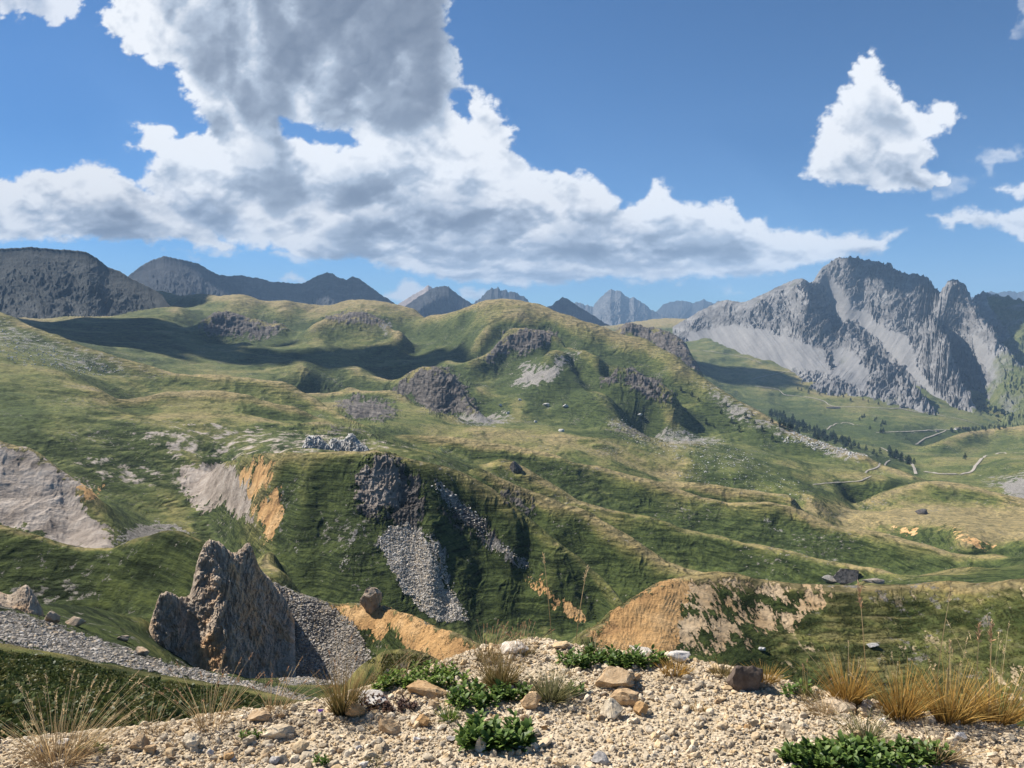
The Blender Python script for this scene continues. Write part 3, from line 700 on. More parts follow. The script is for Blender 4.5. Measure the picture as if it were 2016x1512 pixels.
# ------------------------------------------------------------------ mountains
def mountain_material(name, dark, mid, light, green=0.25, snow=0.0, scale=1.0):
    t = NT(name)
    g = t.n('NewGeometry'); pos = g.outputs['Position']
    n1 = t.noise(pos, .0035*scale, 10, .66); n2 = t.noise(pos, .03*scale, 9, .7)
    sv = t.mapping(pos, (.006*scale, .006*scale, .03*scale), (.5, .25, 0)); s = t.noise(sv, 1.0, 9, .66, .5)
    m = t.math('MULTIPLY_ADD', s, .55, t.math('MULTIPLY_ADD', n2, .45, t.math('MULTIPLY', t.attr('rock'), -.10)))
    rock = t.ramp(m, [(.30, dark), (.50, mid), (.68, light)])
    scv = t.mapping(pos, (.012, .012, .002)); sc = t.noise(scv, 1.0, 8, .6)
    scree = t.ramp(t.math('MULTIPLY_ADD', t.attr('rock'), .13, t.math('MULTIPLY_ADD', sc, .2, t.math('MULTIPLY_ADD', n2, .5, .12))), [(.3, tuple(.82*a+.04 for a in mid)), (.6, tuple(.55*a+.5*b for a, b in zip(mid, light))), (.8, tuple(a*1.0 for a in light))])
    c = t.mix(t.ramp(t.math('ADD', t.attr('scree'), t.math('MULTIPLY_ADD', n2, .8, -.4)), [(.42, (0,0,0)), (.58, (1,1,1))]), rock, scree)
    gr = t.ramp(n2, [(.35, (.05, .07, .022)), (.6, (.13, .135, .055)), (.8, (.19, .17, .085))])
    gm = t.math('ADD', t.attr('grass'), t.math('MULTIPLY_ADD', n1, 1.4, -.7+green-.25))
    c = t.mix(t.ramp(gm, [(.45, (0,0,0)), (.62, (1,1,1))]), c, gr)
    b = t.bump(n2, .6, 8.0/scale); b = t.bump(s, .5, 10.0/scale, b)
    t.bsdf(c, .95, b, .1)
    return t.m
def peak(name, label, crest, drop_px, depth, mat, seed, nc=420, nr=200, amp=.065, jag=.0019, rib=46, slant=0.0, back=.5, masks=(), floor=0.0):
    """one mountain: crest given by (px, py, r); front face runs 'depth' m towards us and falls 'drop_px' of the picture"""
    P = np.array(crest, float)
    a, tn = px2dir(P[:, 0], P[:, 1])
    az = np.linspace(a[0], a[-1], nc)
    rc = np.interp(az, a, P[:, 2]); tc = np.interp(az, a, tn)
    jg = (fbm(az*240, az*0+seed, 5, .62, seed=seed)*1.3+fbm(az*70, az*0+seed*1.3, 3, .5, seed=seed+5)*1.2)*jag
    s = np.concatenate([np.linspace(1, 0, int(nr*.75)), -np.linspace(0, 1, nr-int(nr*.75))[1:]])
    A, Sg = np.meshgrid(az, s)
    RC = np.broadcast_to(rc, A.shape); TC = np.broadcast_to(tc, A.shape)
    r = RC-np.where(Sg > 0, Sg*depth, Sg*depth*back)
    zc = TC*RC
    ab = np.abs(Sg)
    drop = drop_px/FPX*RC
    prof = .62*ab+.38*ab**.6
    ac = A-slant*(1-Sg)*depth/RC*.3
    T0 = TC-drop_px/FPX*prof                      # first guess of the picture row: relief is laid out on the face itself
    w = fbm(A*40, T0*40, 4, .55, seed=seed+9)*.9
    sl = T0*.35*np.sign(perlin(A*6+seed, A*0, seed+2))
    ridged = fbm((A+sl)*rib+w, T0*rib*.42+w, 5, .55, seed=seed+20, mode='r')
    fine = fbm(A*rib*3.0+w*2, T0*rib*2.4+w, 5, .6, seed=seed+40, mode='r')+fbm(A*rib*2.2, T0*rib*2.2, 4, .6, seed=seed+44)*1.2
    env = np.clip(ab*3.2, 0, 1)*(1-.55*ab)
    z = zc-drop*prof*np.where(Sg > 0, 1, 1.0)+drop*amp*env*(ridged*1.25+fine*.38)+RC*jg[None]*np.exp(-(ab/.07)**1.5)
    X = np.sin(A)*r; Y = np.cos(A)*r
    att = {'rock': np.clip(ridged, -1, 1), 'scree': sstep(.45, .85, Sg-.25*ridged), 'grass': sstep(.6, 1.0, Sg)*.5}
    PX, PY = dir2px(A, z/r)
    for nm, st, pl in masks:
        att[nm] = np.maximum(att[nm], sstep(-4, 4, poly_sdf(PX, PY, pl))*st)
    V = np.stack([X, Y, z], -1).reshape(-1, 3)
    f = grid_faces(len(s), nc)
    o = mesh_np(name, V, f, mat, attrs={k: v.ravel() for k, v in att.items()})
    return tag(o, label, kind='structure')
M_SHADE = mountain_material('shade_darkened_schist', (.016, .018, .020), (.044, .047, .044), (.09, .09, .082), .34)  # rock colour kept dark to carry the cloud shade on this mountain
M_SHADE2 = mountain_material('shade_darkened_peaks', (.014, .016, .019), (.036, .038, .042), (.085, .085, .085), .05)  # far ridges darkened in their colour, standing in for cloud shade
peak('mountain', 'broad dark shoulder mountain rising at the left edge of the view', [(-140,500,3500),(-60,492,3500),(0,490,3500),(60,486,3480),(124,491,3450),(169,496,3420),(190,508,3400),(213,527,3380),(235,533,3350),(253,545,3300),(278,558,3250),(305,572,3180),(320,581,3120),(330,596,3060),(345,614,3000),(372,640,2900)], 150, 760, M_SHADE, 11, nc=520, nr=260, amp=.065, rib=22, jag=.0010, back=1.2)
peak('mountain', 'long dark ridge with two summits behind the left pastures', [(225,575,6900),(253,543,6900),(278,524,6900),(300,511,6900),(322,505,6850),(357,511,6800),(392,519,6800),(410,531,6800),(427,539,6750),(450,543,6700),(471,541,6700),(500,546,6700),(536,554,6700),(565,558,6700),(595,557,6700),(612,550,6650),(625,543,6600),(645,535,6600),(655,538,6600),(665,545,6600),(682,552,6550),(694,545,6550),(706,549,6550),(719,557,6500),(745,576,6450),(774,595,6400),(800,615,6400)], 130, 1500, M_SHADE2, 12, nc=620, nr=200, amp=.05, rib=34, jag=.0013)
peak('mountain', 'small reddish peak catching the sun behind a dark pyramid', [(775,606,11500),(786,597,11500),(800,588,11500),(818,578,11500),(832,570,11500),(843,562,11500),(852,567,11500),(862,575,11500),(890,590,11500),(910,605,11500)], 80, 2500, mountain_material('russet_rock', (.12, .09, .08), (.27, .22, .19), (.4, .33, .29), -.3), 13, nc=260, nr=130, rib=70, jag=.0010)
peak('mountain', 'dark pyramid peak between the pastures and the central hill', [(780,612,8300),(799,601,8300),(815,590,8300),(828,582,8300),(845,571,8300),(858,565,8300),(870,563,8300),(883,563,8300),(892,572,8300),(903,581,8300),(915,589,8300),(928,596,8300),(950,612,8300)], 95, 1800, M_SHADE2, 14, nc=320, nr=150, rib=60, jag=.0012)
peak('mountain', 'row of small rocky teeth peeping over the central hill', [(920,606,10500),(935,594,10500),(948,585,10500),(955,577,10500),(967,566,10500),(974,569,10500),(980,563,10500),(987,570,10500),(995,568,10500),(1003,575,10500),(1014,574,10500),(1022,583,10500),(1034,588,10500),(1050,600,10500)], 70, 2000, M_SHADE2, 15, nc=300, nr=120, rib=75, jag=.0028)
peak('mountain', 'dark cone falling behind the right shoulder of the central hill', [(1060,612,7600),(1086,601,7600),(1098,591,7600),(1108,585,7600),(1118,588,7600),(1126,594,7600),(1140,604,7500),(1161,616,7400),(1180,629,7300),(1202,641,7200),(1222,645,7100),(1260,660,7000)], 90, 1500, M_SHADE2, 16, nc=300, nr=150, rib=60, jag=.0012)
peak('mountain', 'tallest hazy blue peak on the skyline, pale scree on its flank', [(1110,612,14500),(1136,594,14500),(1155,600,14500),(1168,605,14500),(1175,594,14500),(1182,586,14500),(1192,577,14500),(1202,570,14500),(1212,571,14500),(1222,572,14500),(1230,583,14500),(1240,587,14500),(1248,585,14500),(1256,592,14500),(1272,601,14500),(1282,609,14500),(1292,615,14500),(1330,630,14500)], 100, 3200, mountain_material('far_limestone', (.04, .042, .045), (.11, .11, .112), (.27, .26, .24), -.2), 17, nc=420, nr=170, rib=70, jag=.0017)
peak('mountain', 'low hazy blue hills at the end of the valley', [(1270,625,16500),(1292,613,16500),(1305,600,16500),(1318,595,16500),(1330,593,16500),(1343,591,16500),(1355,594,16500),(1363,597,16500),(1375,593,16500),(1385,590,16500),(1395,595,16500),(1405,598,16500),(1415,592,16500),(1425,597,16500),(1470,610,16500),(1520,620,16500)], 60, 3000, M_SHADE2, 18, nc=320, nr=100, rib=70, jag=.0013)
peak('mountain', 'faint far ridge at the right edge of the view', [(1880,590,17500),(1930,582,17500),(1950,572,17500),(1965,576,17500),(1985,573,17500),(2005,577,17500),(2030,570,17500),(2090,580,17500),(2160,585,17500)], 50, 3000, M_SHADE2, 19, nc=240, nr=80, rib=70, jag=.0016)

# --- the great limestone massif on the right
MC = [
 [(1330,640,5300),(1353,627,5250),(1373,614,5150),(1400,602,5100),(1428,591,5050),(1449,594,5000),(1464,595,5000),(1504,578,4950),(1554,554,4900),(1595,542,4860),(1615,531,4950),(1640,520,5000),(1655,515,5000),(1662,518,5000),(1678,511,5000),(1693,520,5000),(1721,518,5000),(1756,528,4950),(1786,538,4930),(1817,541,4900),(1835,548,4850),(1850,556,4800),(1860,548,4760),(1862,549,4750),(1869,545,4750),(1887,551,4750),(1907,571,4850),(1932,574,5300),(1955,578,5400),(1978,584,5400),(2016,592,5400),(2170,600,5400)],
 [(1597,549,4830),(1597,575,4560),(1600,600,4400),(1612,625,4260),(1640,648,4180)],
 [(1672,640,4330),(1690,655,4200),(1708,675,4080),(1728,695,3960),(1745,715,3860),(1770,738,3730),(1795,762,3590),(1826,788,3430),(1850,815,3280)],
 [(1850,562,4700),(1848,590,4520),(1838,618,4330),(1860,655,4130),(1880,700,3930),(1893,740,3780),(1915,780,3570),(1940,825,3320)],
 [(1907,575,4800),(1920,600,4650),(1945,635,4400),(1975,680,4150),(2016,725,3900),(2150,800,3600)],
]
MS = [(1560,600,4620),(1520,618,4620),(1480,622,4720),(1440,628,4860),(1400,640,4950),(1560,650,4250),(1500,660,4420),(1440,665,4600),(1600,670,4100),(1640,665,4120),
 (1350,680,4700),(1400,690,4420),(1450,700,4220),(1500,712,4050),(1550,720,3900),(1600,732,3760),(1650,748,3600),(1700,768,3450),(1750,788,3340),(1800,806,3240),(1850,826,3160),(1900,845,3100),(1960,850,3080),(2050,850,3050),(2160,850,3050),
 (1630,570,4930),(1650,600,4820),(1665,625,4700),(1700,600,4780),(1712,640,4600),(1745,680,4360),(1780,712,4130),(1808,745,3900),(1838,777,3680),(1868,805,3470),(1895,828,3320),
 (1655,685,4020),(1625,705,3940),(1680,722,3800),(1720,752,3620),(1765,778,3460),(1800,640,4480),(1812,690,4220),(1830,730,3980),(1860,770,3710),(1890,805,3470),
 (1900,640,4480),(1920,685,4250),(1935,725,4000),(1958,780,3640),(1975,828,3300),(1700,560,4920),(1750,575,4780),(1790,600,4650),(1730,560,4880),(1820,590,4700),(1950,600,5100),(1990,640,4800),(2016,660,4600),(2100,680,4600),(1990,740,3800),(2016,790,3500)]
def massif_points():
    pts = []
    for ln in MC:
        P = np.array(ln, float); L = np.concatenate([[0], np.cumsum(np.hypot(*(P[1:, :2]-P[:-1, :2]).T))])
        q = np.linspace(0, L[-1], max(int(L[-1]/12), 3))
        a, t = px2dir(np.interp(q, L, P[:, 0]), np.interp(q, L, P[:, 1])); rr = np.interp(q, L, P[:, 2])
        for i in range(len(q)):
            pts.append((a[i], math.log(rr[i]), t[i])); pts.append((a[i], math.log(rr[i]*1.05), t[i]-.012))
    for px, py, r in MS:
        a, t = px2dir(px, py); pts.append((float(a), math.log(r), float(t)))
    for px in range(1320, 2180, 60):
        a, _ = px2dir(px, 600); a = float(a)
        pts.append((a, math.log(2880), px2dir(px, 885)[1])); pts.append((a, math.log(6300), px2dir(px, 700)[1]))
    return np.array(pts, float)
def build_massif():
    P = massif_points()
    U, w = rbf_solve(P)
    a0, a1 = float(px2dir(1325, 600)[0]), float(px2dir(2150, 600)[0])
    ca = np.linspace(a0, a1, 260); cl = np.linspace(math.log(2900), math.log(6200), 300)
    A_, L_ = np.meshgrid(ca, cl); G = rbf_eval(U, w, A_, L_).reshape(A_.shape)
    tf = lambda a, l: bilin(G, (l-cl[0])/(cl[1]-cl[0]), (a-ca[0])/(ca[1]-ca[0]))
    nc, nr = 1050, 900
    az = np.linspace(a0, a1, nc)
    LN = polar_patch(az, nr, cl[0], cl[-1], tf, floor=.25)
    A = np.broadcast_to(az, LN.shape); T = tf(A, LN); r = np.exp(LN)
    PX, PY = dir2px(A, T)
    jx = fbm(A*160, LN*60, 4, .6, seed=401)*14; jy = fbm(A*160, LN*60+8, 4, .6, seed=411)*10
    scree = np.zeros(A.shape); grass = np.zeros(A.shape)
    for pl in ([(1605,548),(1640,525),(1648,560),(1680,600),(1712,610),(1735,640),(1760,650),(1790,660),(1800,690),(1812,730),(1835,760),(1860,790),(1905,830),(1925,850),(1880,850),(1845,805),(1810,765),(1770,718),(1725,665),(1680,630),(1655,640),(1640,600)],
               [(1340,690),(1360,655),(1420,640),(1500,645),(1570,665),(1620,690),(1640,740),(1560,725),(1450,700)],
               [(1640,690),(1660,680),(1690,700),(1720,740),(1700,770),(1640,740)],
               [(1905,800),(1930,785),(1950,810),(1960,840),(1945,835)],
               [(1905,655),(1935,665),(1965,720),(1975,770),(1945,735),(1920,700)]):
        m = (PX > min(p[0] for p in pl)-30) & (PX < max(p[0] for p in pl)+30)
        scree[m] = np.maximum(scree[m], sstep(-6, 8, poly_sdf(PX[m]+jx[m], PY[m]+jy[m], pl)))
    for pl in ([(1880,850),(1905,815),(1925,760),(1950,700),(1990,650),(2150,620),(2150,870),(1900,870)], [(1930,570),(2150,570),(2150,690),(2000,680),(1950,620)], [(1330,640),(1420,592),(1500,572),(1590,540),(1590,560),(1500,600),(1460,630),(1400,650),(1340,690)],[(1340,680),(1500,700),(1660,735),(1850,800),(1900,860),(1600,800),(1340,720)],
               [(1600,690),(1660,650),(1700,700),(1660,730)]):
        grass = np.maximum(grass, sstep(-14, 12, poly_sdf(PX+jx, PY+jy, pl)))
    rock = np.clip(1-scree-grass*.6, 0, 1)
    rock = rock*(.35+.65*sstep(-.25, .25, fbm(A*60, LN*22, 3, .5, seed=421)+.12))
    wrp = fbm(A*35, T*35, 4, .55, seed=431)*1.0
    # ribs lean to the left on the upper face and to the right low down on the right
    k = .55*sstep(1870, 1800, PX)-.30*sstep(1830, 1900, PX)*sstep(600, 680, PY)
    u = A-k*T; v = T+k*A
    rib = fbm(u*85+wrp, v*26+wrp*.6, 5, .52, seed=441, mode='r')
    rib2 = fbm(u*230+wrp*2, v*110+wrp, 4, .58, seed=451, mode='r')
    crg = fbm(A*150+wrp, T*150+wrp, 5, .6, seed=461, mode='b')
    fan = fbm((A+T*.75)*170, (T-A*.5)*16, 4, .6, seed=491)*sstep(1660, 1600, PX)+fbm((A-T*.6)*170, T*16, 4, .6, seed=492)*sstep(1600, 1660, PX)
    # keep the surveyed skyline
    crest_t = T.max(0)
    keep = np.clip((crest_t-T)/.010, .30, 1)
    dz = rock*keep*(rib*44+rib2*15+crg*20)+(1-rock)*keep*(fan*4)+fbm(A*22, T*22, 3, .5, seed=475)*22*keep
    dz = dz+np.clip(1-(crest_t-T)/.006, 0, 1)*(fbm(A*120, T*120, 5, .58, seed=481)*26)*sstep(1600, 1660, PX)
    Z = T*r+dz
    X = np.sin(A)*r; Y = np.cos(A)*r
    m = mountain_material('pale_limestone', (.072, .069, .068), (.172, .166, .162), (.29, .28, .268), -.10)
    o = mesh_np('mountain', np.stack([X, Y, Z], -1).reshape(-1, 3), grid_faces(*A.shape), m, attrs={'rock': np.where(scree > .5, fan*2.2, rib).ravel(), 'scree': scree.ravel(), 'grass': (grass*np.where(PX > 1870, .98, .72)).ravel()})
    tag(o, 'great pale grey limestone massif with ribs, chutes and scree fans', kind='structure')
build_massif()
# ------------------------------------------------------------------ low clouds outside the picture that throw the shade on the far pastures
def cloud(x, y, z, rx, ry, h, seed, rot=0.0):
    n, m = 96, 36
    th = np.linspace(0, 2*np.pi, n, endpoint=False); ph = np.linspace(0, np.pi, m)
    TH, PH = np.meshgrid(th, ph)
    dx = np.cos(TH)*np.sin(PH); dy = np.sin(TH)*np.sin(PH); dz = np.cos(PH)
    k = 1+.42*fbm(dx*2+dz+seed, dy*2-dz, 5, .6, seed=seed, mode='b')+.22*fbm(dx*1.1+seed, dy*1.1, 2, seed=seed+4)
    zz = dz*k; zz = np.where(zz < 0, zz*.18, zz)
    c, s = math.cos(rot), math.sin(rot)
    xx, yy = dx*k*rx, dy*k*ry
    V = np.stack([x+xx*c-yy*s, y+xx*s+yy*c, z+zz*h], -1).reshape(-1, 3)
    i = np.arange(m*n).reshape(m, n); j = np.roll(i, -1, 1)
    Fq = np.stack([i[:-1], i[1:], j[1:], j[:-1]], -1).reshape(-1, 4)
    t = NT('cloud'); t.bsdf((.85, .86, .88), 1.0, None, 0)
    o = mesh_np('cloud', V, Fq, t.m)
    tag(o, 'small flat-based white cumulus drifting over the left of the valley', kind='stuff')
for gx_, gy_, gz_, rx_, ry_, h_, sd_, ro_ in [(-1120, 2020, -90, 470, 330, 240, 5, .1), (-560, 1850, -90, 190, 120, 120, 65, .2), (-330, 2020, -60, 200, 130, 120, 35, .3), (-2150, 3550, 150, 950, 700, 350, 15, .2), (960, 3480, -260, 300, 230, 200, 25, 0), (2750, 4350, 100, 520, 420, 260, 55, 0), (-900, 6900, 200, 2600, 900, 400, 45, 0)]:
    cz = 2500.0 if gy_ < 6000 else 4600.0
    k_ = (cz-gz_)/SUNV.z
    cloud(gx_+SUNV.x*k_, gy_+SUNV.y*k_, cz, rx_, ry_, h_, sd_, ro_)
# ------------------------------------------------------------------ the stony ledge underfoot
rng = np.random.RandomState(7)
FC = [(-260,1492),(-150,1482),(0,1468),(150,1452),(250,1441),(350,1428),(450,1412),(560,1399),(650,1384),(720,1362),(790,1338),(850,1318),(900,1298),(950,1282),(1010,1270),(1060,1264),(1120,1272),(1200,1287),(1330,1300),(1450,1322),(1550,1350),(1650,1376),(1750,1398),(1850,1416),(1950,1432),(2016,1442),(2160,1455),(2300,1470)]
_fa, _ft = px2dir([p[0] for p in FC], [p[1] for p in FC])
def fore_z(a, r, X=None, Y=None, fine=True):
    a = np.asarray(a, float); r = np.asarray(r, float)
    tc = np.interp(a, _fa, _ft); zc0 = -1.645
    rc = zc0/tc
    X = np.sin(a)*r; Y = np.cos(a)*r
    z = zc0+np.zeros(r.shape)
    inner = sstep(rc*.97, rc*.55, r)*.028
    z = z+inner
    over = np.clip(r-rc, 0, None)
    z = z-over*over*1.6/(1+over*1.0)-over*.12
    z = z+fbm(X*1.6, Y*1.6, 3, .5, seed=501)*.016
    if fine:
        z = z+fbm(X*7, Y*7, 4, .6, seed=511)*.011+np.clip(fbm(X*22, Y*22, 3, .6, seed=521, mode='b'), -.2, 1)*.008
    return z
def fore_at(px, py, dr=0.0):
    """point of the ledge under a photo pixel; pixels above the ledge land on its rim"""
    a, t = px2dir(px, py); a = float(a); t = float(t)
    rr = np.linspace(1.2, 4.6, 900); z = fore_z(np.full(rr.shape, a), rr, fine=False)
    tt = z/rr; k = np.where(tt >= t)[0]
    rc = -1.645/float(np.interp(a, _fa, _ft))
    r = rr[k[0]] if len(k) else rc*.985
    r += dr
    return Vector((math.sin(a)*r, math.cos(a)*r, float(fore_z(np.array([a]), np.array([r]))[0])))
def ledge_material():
    t = NT('crumbled_limestone_soil')
    g = t.n('NewGeometry'); pos = g.outputs['Position']
    a = t.noise(pos, 3.0, 8, .65); b = t.noise(pos, 28, 8, .7)
    vo = t.n('TexVoronoi', feature='F1'); vo.inputs['Scale'].default_value = 70; t.l(pos, vo.inputs['Vector'])
    col = t.ramp(t.math('MULTIPLY_ADD', a, .5, t.math('MULTIPLY', b, .5)), [(.30, (.23, .17, .10)), (.46, (.48, .38, .25)), (.62, (.65, .545, .40))])
    col = t.mix(.35, col, t.mix(1.0, col, t.ramp(t.math('MULTIPLY', vo.outputs['Color'], 1.0), [(0, (.6, .58, .55)), (1, (1.25, 1.25, 1.25))]), 'MULTIPLY'))
    h = t.bump(b, .9, .012); h = t.bump(vo.outputs['Distance'], .8, .006, h)
    t.bsdf(col, .95, h, .1)
    return t.m
def build_ledge():
    nc, nr = 620, 560
    az = np.linspace(R(-46), R(46), nc)
    rr = np.concatenate([np.linspace(1.3, 2.4, 60), np.linspace(2.405, 4.6, nr-110), np.linspace(4.65, 8.0, 50)])
    A, r = np.meshgrid(az, rr)
    Z = fore_z(A, r)
    V = np.stack([np.sin(A)*r, np.cos(A)*r, Z], -1).reshape(-1, 3)
    o = mesh_np('ground', V, grid_faces(len(rr), nc), ledge_material())
    tag(o, 'beige stony ledge of crumbled limestone in the foreground', kind='structure')
build_ledge()

def ico(sub):
    import bmesh
    bm = bmesh.new(); bmesh.ops.create_icosphere(bm, subdivisions=sub, radius=1.0)
    V = np.array([v.co[:] for v in bm.verts]); Fc = np.array([[v.index for v in f.verts] for f in bm.faces]); bm.free()
    return V, Fc
ICO = {k: ico(k) for k in (1, 2, 3, 4)}
def rock_shape(sub, seed, facets=7, rough=.10):
    """angular stone: a sphere cut by random planes, then roughened"""
    V, Fc = ICO[sub]; rs = np.random.RandomState(seed)
    V = V.copy()
    for _ in range(facets+5):
        n = rs.randn(3); n /= np.linalg.norm(n); d = rs.uniform(.44, .82)
        s = V@n; V = V-np.clip(s-d, 0, None)[:, None]*n
    nn = fbm(V[:, 0]*2.2+V[:, 2]*1.7+seed, V[:, 1]*2.2-V[:, 2]*1.3, 4 if sub > 2 else 2, .6, seed=seed % 50+600)
    V = V*(1+nn[:, None]*rough*(1.8 if sub > 2 else 1))
    V *= rs.uniform(.75, 1.2, 3)*np.array([1.1, 1, .72])
    return V, Fc
def rotm(rs, tilt=.5):
    return np.array(Euler((rs.uniform(-tilt, tilt), rs.uniform(-tilt, tilt), rs.uniform(0, 6.28))).to_matrix())
def stone_material(name, lo, mid, hi, scale=1.0):
    t = NT(name)
    tc = t.n('TexCoord'); p = tc.outputs['Object']
    a = t.noise(p, 9*scale, 8, .68); b = t.noise(p, 45*scale, 6, .7)
    f = t.math('MULTIPLY_ADD', a, .6, t.math('MULTIPLY', b, .4))
    col = t.ramp(f, [(.32, lo), (.5, mid), (.66, hi)])
    tn = t.attr('tint'); col = t.mix(1.0, col, t.ramp(tn, [(0, (.62, .60, .58)), (.5, (1, 1, 1)), (.8, (1.0, .86, .66)), (1, (1.22, 1.24, 1.28))]), 'MULTIPLY')
    h = t.bump(b, .9, .006/scale); h = t.bump(a, .8, .018/scale, h)
    t.bsdf(col, .93, h, .12)
    return t.m
M_PEB = stone_material('pale_gravel', (.32, .25, .17), (.59, .49, .35), (.74, .65, .51))
M_BROWN = stone_material('brown_stone', (.07, .05, .038), (.14, .105, .08), (.24, .19, .15))
M_TAN = stone_material('tan_stone', (.27, .18, .10), (.46, .33, .20), (.60, .48, .33))
M_WHITE = stone_material('white_stone', (.36, .32, .28), (.58, .54, .49), (.72, .69, .64))
def scatter(name, P, size, mat, protos, seed, sink=.25, tilt=.6, label=None, kind='stuff', tints=None, zs=1.0):
    rs = np.random.RandomState(seed)
    VV, FF, TT = [], [], []; off = 0
    pick = rs.randint(0, len(protos), len(P))
    for k, (V, Fc) in enumerate(protos):
        idx = np.where(pick == k)[0]
        if not len(idx): continue
        ang = rs.uniform(0, 6.28, len(idx)); c, s = np.cos(ang), np.sin(ang)
        tx = rs.uniform(-tilt, tilt, len(idx)); ct, st = np.cos(tx), np.sin(tx)
        x, y, z = V[:, 0][None], V[:, 1][None], V[:, 2][None]*zs
        y2 = y*ct[:, None]-z*st[:, None]; z2 = y*st[:, None]+z*ct[:, None]
        x3 = x*c[:, None]-y2*s[:, None]; y3 = x*s[:, None]+y2*c[:, None]
        sz = size[idx][:, None]
        W = np.stack([x3*sz+P[idx, 0][:, None], y3*sz+P[idx, 1][:, None], z2*sz+P[idx, 2][:, None]-0+sz*(.5-sink)], -1)
        n = len(V)
        FF.append((Fc[None]+(np.arange(len(idx))*n)[:, None, None]+off).reshape(-1, 3)); off += n*len(idx)
        VV.append(W.reshape(-1, 3)); tt = (rs.rand(len(idx)) if tints is None else tints[idx]); TT.append(np.repeat(tt, n))
    o = mesh_np(name, np.concatenate(VV), np.concatenate(FF), mat, smooth=False, attrs={'tint': np.concatenate(TT)})
    return tag(o, label, kind=kind)
def build_gravel():
    rs = np.random.RandomState(3)
    def pts(n, rmax=1.03):
        a = rs.uniform(R(-40), R(40), n); rc = -1.645/np.interp(a, _fa, _ft)
        r = np.sqrt(rs.uniform(2.2**2, (rc*rmax)**2)); z = fore_z(a, r)
        X, Y = np.sin(a)*r, np.cos(a)*r
        return np.stack([X, Y, z], 1), a, r
    P, a, r = pts(52000)
    dens = fbm(P[:, 0]*2.2, P[:, 1]*2.2, 3, .55, seed=531)
    keep = rs.rand(len(P)) < np.clip(.70+dens*.9, .12, 1); P = P[keep]
    size = .0035+.0085*rs.rand(len(P))**3.2+.003*rs.rand(len(P))
    protos = [rock_shape(1, 40+i, 5, .12) for i in range(10)]
    scatter('gravel', P, size, M_PEB, protos, 11, label='crumbled pale limestone gravel covering the foreground ledge')
    P, a, r = pts(2600, 1.02)
    size = .010+.018*rs.rand(len(P))**2.2
    protos = [rock_shape(2, 80+i, 8, .12) for i in range(12)]
    scatter('pebbles', P, size, M_PEB, protos, 12, label='larger beige pebbles strewn through the gravel', sink=.35)
build_gravel()
def stone(px, py, wpx, hpx, mat, seed, label, group=None, rot=None, tint=.5, name='stone', facets=9):
    c = fore_at(px, py)
    r = math.hypot(c.x, c.y)*1.12
    w = wpx/FPX*r*.88; h = hpx/FPX*r*1.0
    V, Fc = rock_shape(3, seed, facets, .15)
    e = V.max(0)-V.min(0)
    V = (V-(V.max(0)+V.min(0))/2)/e*np.array([w, w*.75, h])
    rs = np.random.RandomState(seed)
    tl = rs.uniform(-.18, .18) if rot is None else rot
    M = np.array(Euler((rs.uniform(-.1, .1), tl, rs.uniform(-.4, .4))).to_matrix()); V = V@M.T
    V[:, 2] += h*.28
    o = mesh_np(name, V, Fc, mat, smooth=False, attrs={'tint': np.full(len(V), tint)})
    o.location = c
    tag(o, label, 'stone', group)
    return o
for k, (px, py, w, h, m, lab, rot, ti) in enumerate([
 (1465,1352,64,58,M_BROWN,'dark brown angular stone, the biggest on the ledge',.45,.5),
 (1212,1350,84,44,M_TAN,'long tan stone with a rounded top beside the green leaves at the rim',-.1,.55),
 (1046,1394,44,34,M_TAN,'pale tilted stone leaning against the grey-green tuft',-.5,.9),
 (842,1364,88,24,M_TAN,'flat tan slab below the bright green leaf patch',-.05,.7),
 (735,1382,66,18,M_WHITE,'thin whitish slab left of the purple-brown mat of dead leaves',.0,.3),
 (764,1440,50,38,M_TAN,'tan block lying below the dark mat of dead leaves',-.4,.6),
 (700,1412,42,34,M_TAN,'rusty tan stone at the foot of the dense brown-green tuft',.2,.75),
 (832,1428,32,28,M_TAN,'small yellowish squared stone left of the small bright grass clump',.1,.8),
 (1228,1385,58,34,M_TAN,'lumpy tan stone at the top of a cluster of three',.1,.6),
 (1205,1412,46,36,M_PEB,'pale cone-shaped stone, lowest of the cluster of three',.2,.5),
 (1262,1408,32,28,M_TAN,'ochre stone on the right side of the cluster of three',-.2,.8),
 (946,1478,26,36,M_PEB,'upright pale stone in front of the big leafy plant',.1,.95),
 (1070,1468,40,16,M_PEB,'flat pale sliver right of the big leafy plant',-.3,.6),
 (1182,1500,38,22,M_WHITE,'grey-white stone near the bottom edge, below the pale gravel',.1,.2),
 (1010,1284,64,22,M_WHITE,'long white stone on the rim under the reddish seed heads',-.2,.9),
 (1262,1288,52,18,M_WHITE,'white stone at the rim behind the green leaves',.05,.9),
 (1336,1300,46,20,M_WHITE,'white and grey stone at the rim beside the golden grass',.1,.5),
 (1650,1392,66,20,M_WHITE,'flat white stone in front of the first golden clump',.05,.8),
 (548,1448,66,26,M_PEB,'wide cream stone beside the small yellow-green plant',.05,.6),
 (510,1414,44,18,M_TAN,'flat brownish stone under the thin pinkish grass',.05,.4),
 (592,1480,36,28,M_PEB,'rounded cream stone near the bottom, left of centre',.1,.7),
 (376,1470,42,28,M_PEB,'cream block below the tall reddish grass',-.2,.5),
 (275,1474,34,26,M_TAN,'brown-shaded stone right of the blond seeding tuft',.3,.4),
 (1105,1276,34,16,M_PEB,'pinkish pebble stone on the rim near the tall seed stems',.1,.75),
 ]):
    stone(px, py, w, h, m, 700+k*3, lab, None, rot, ti)
rs_ = np.random.RandomState(21)
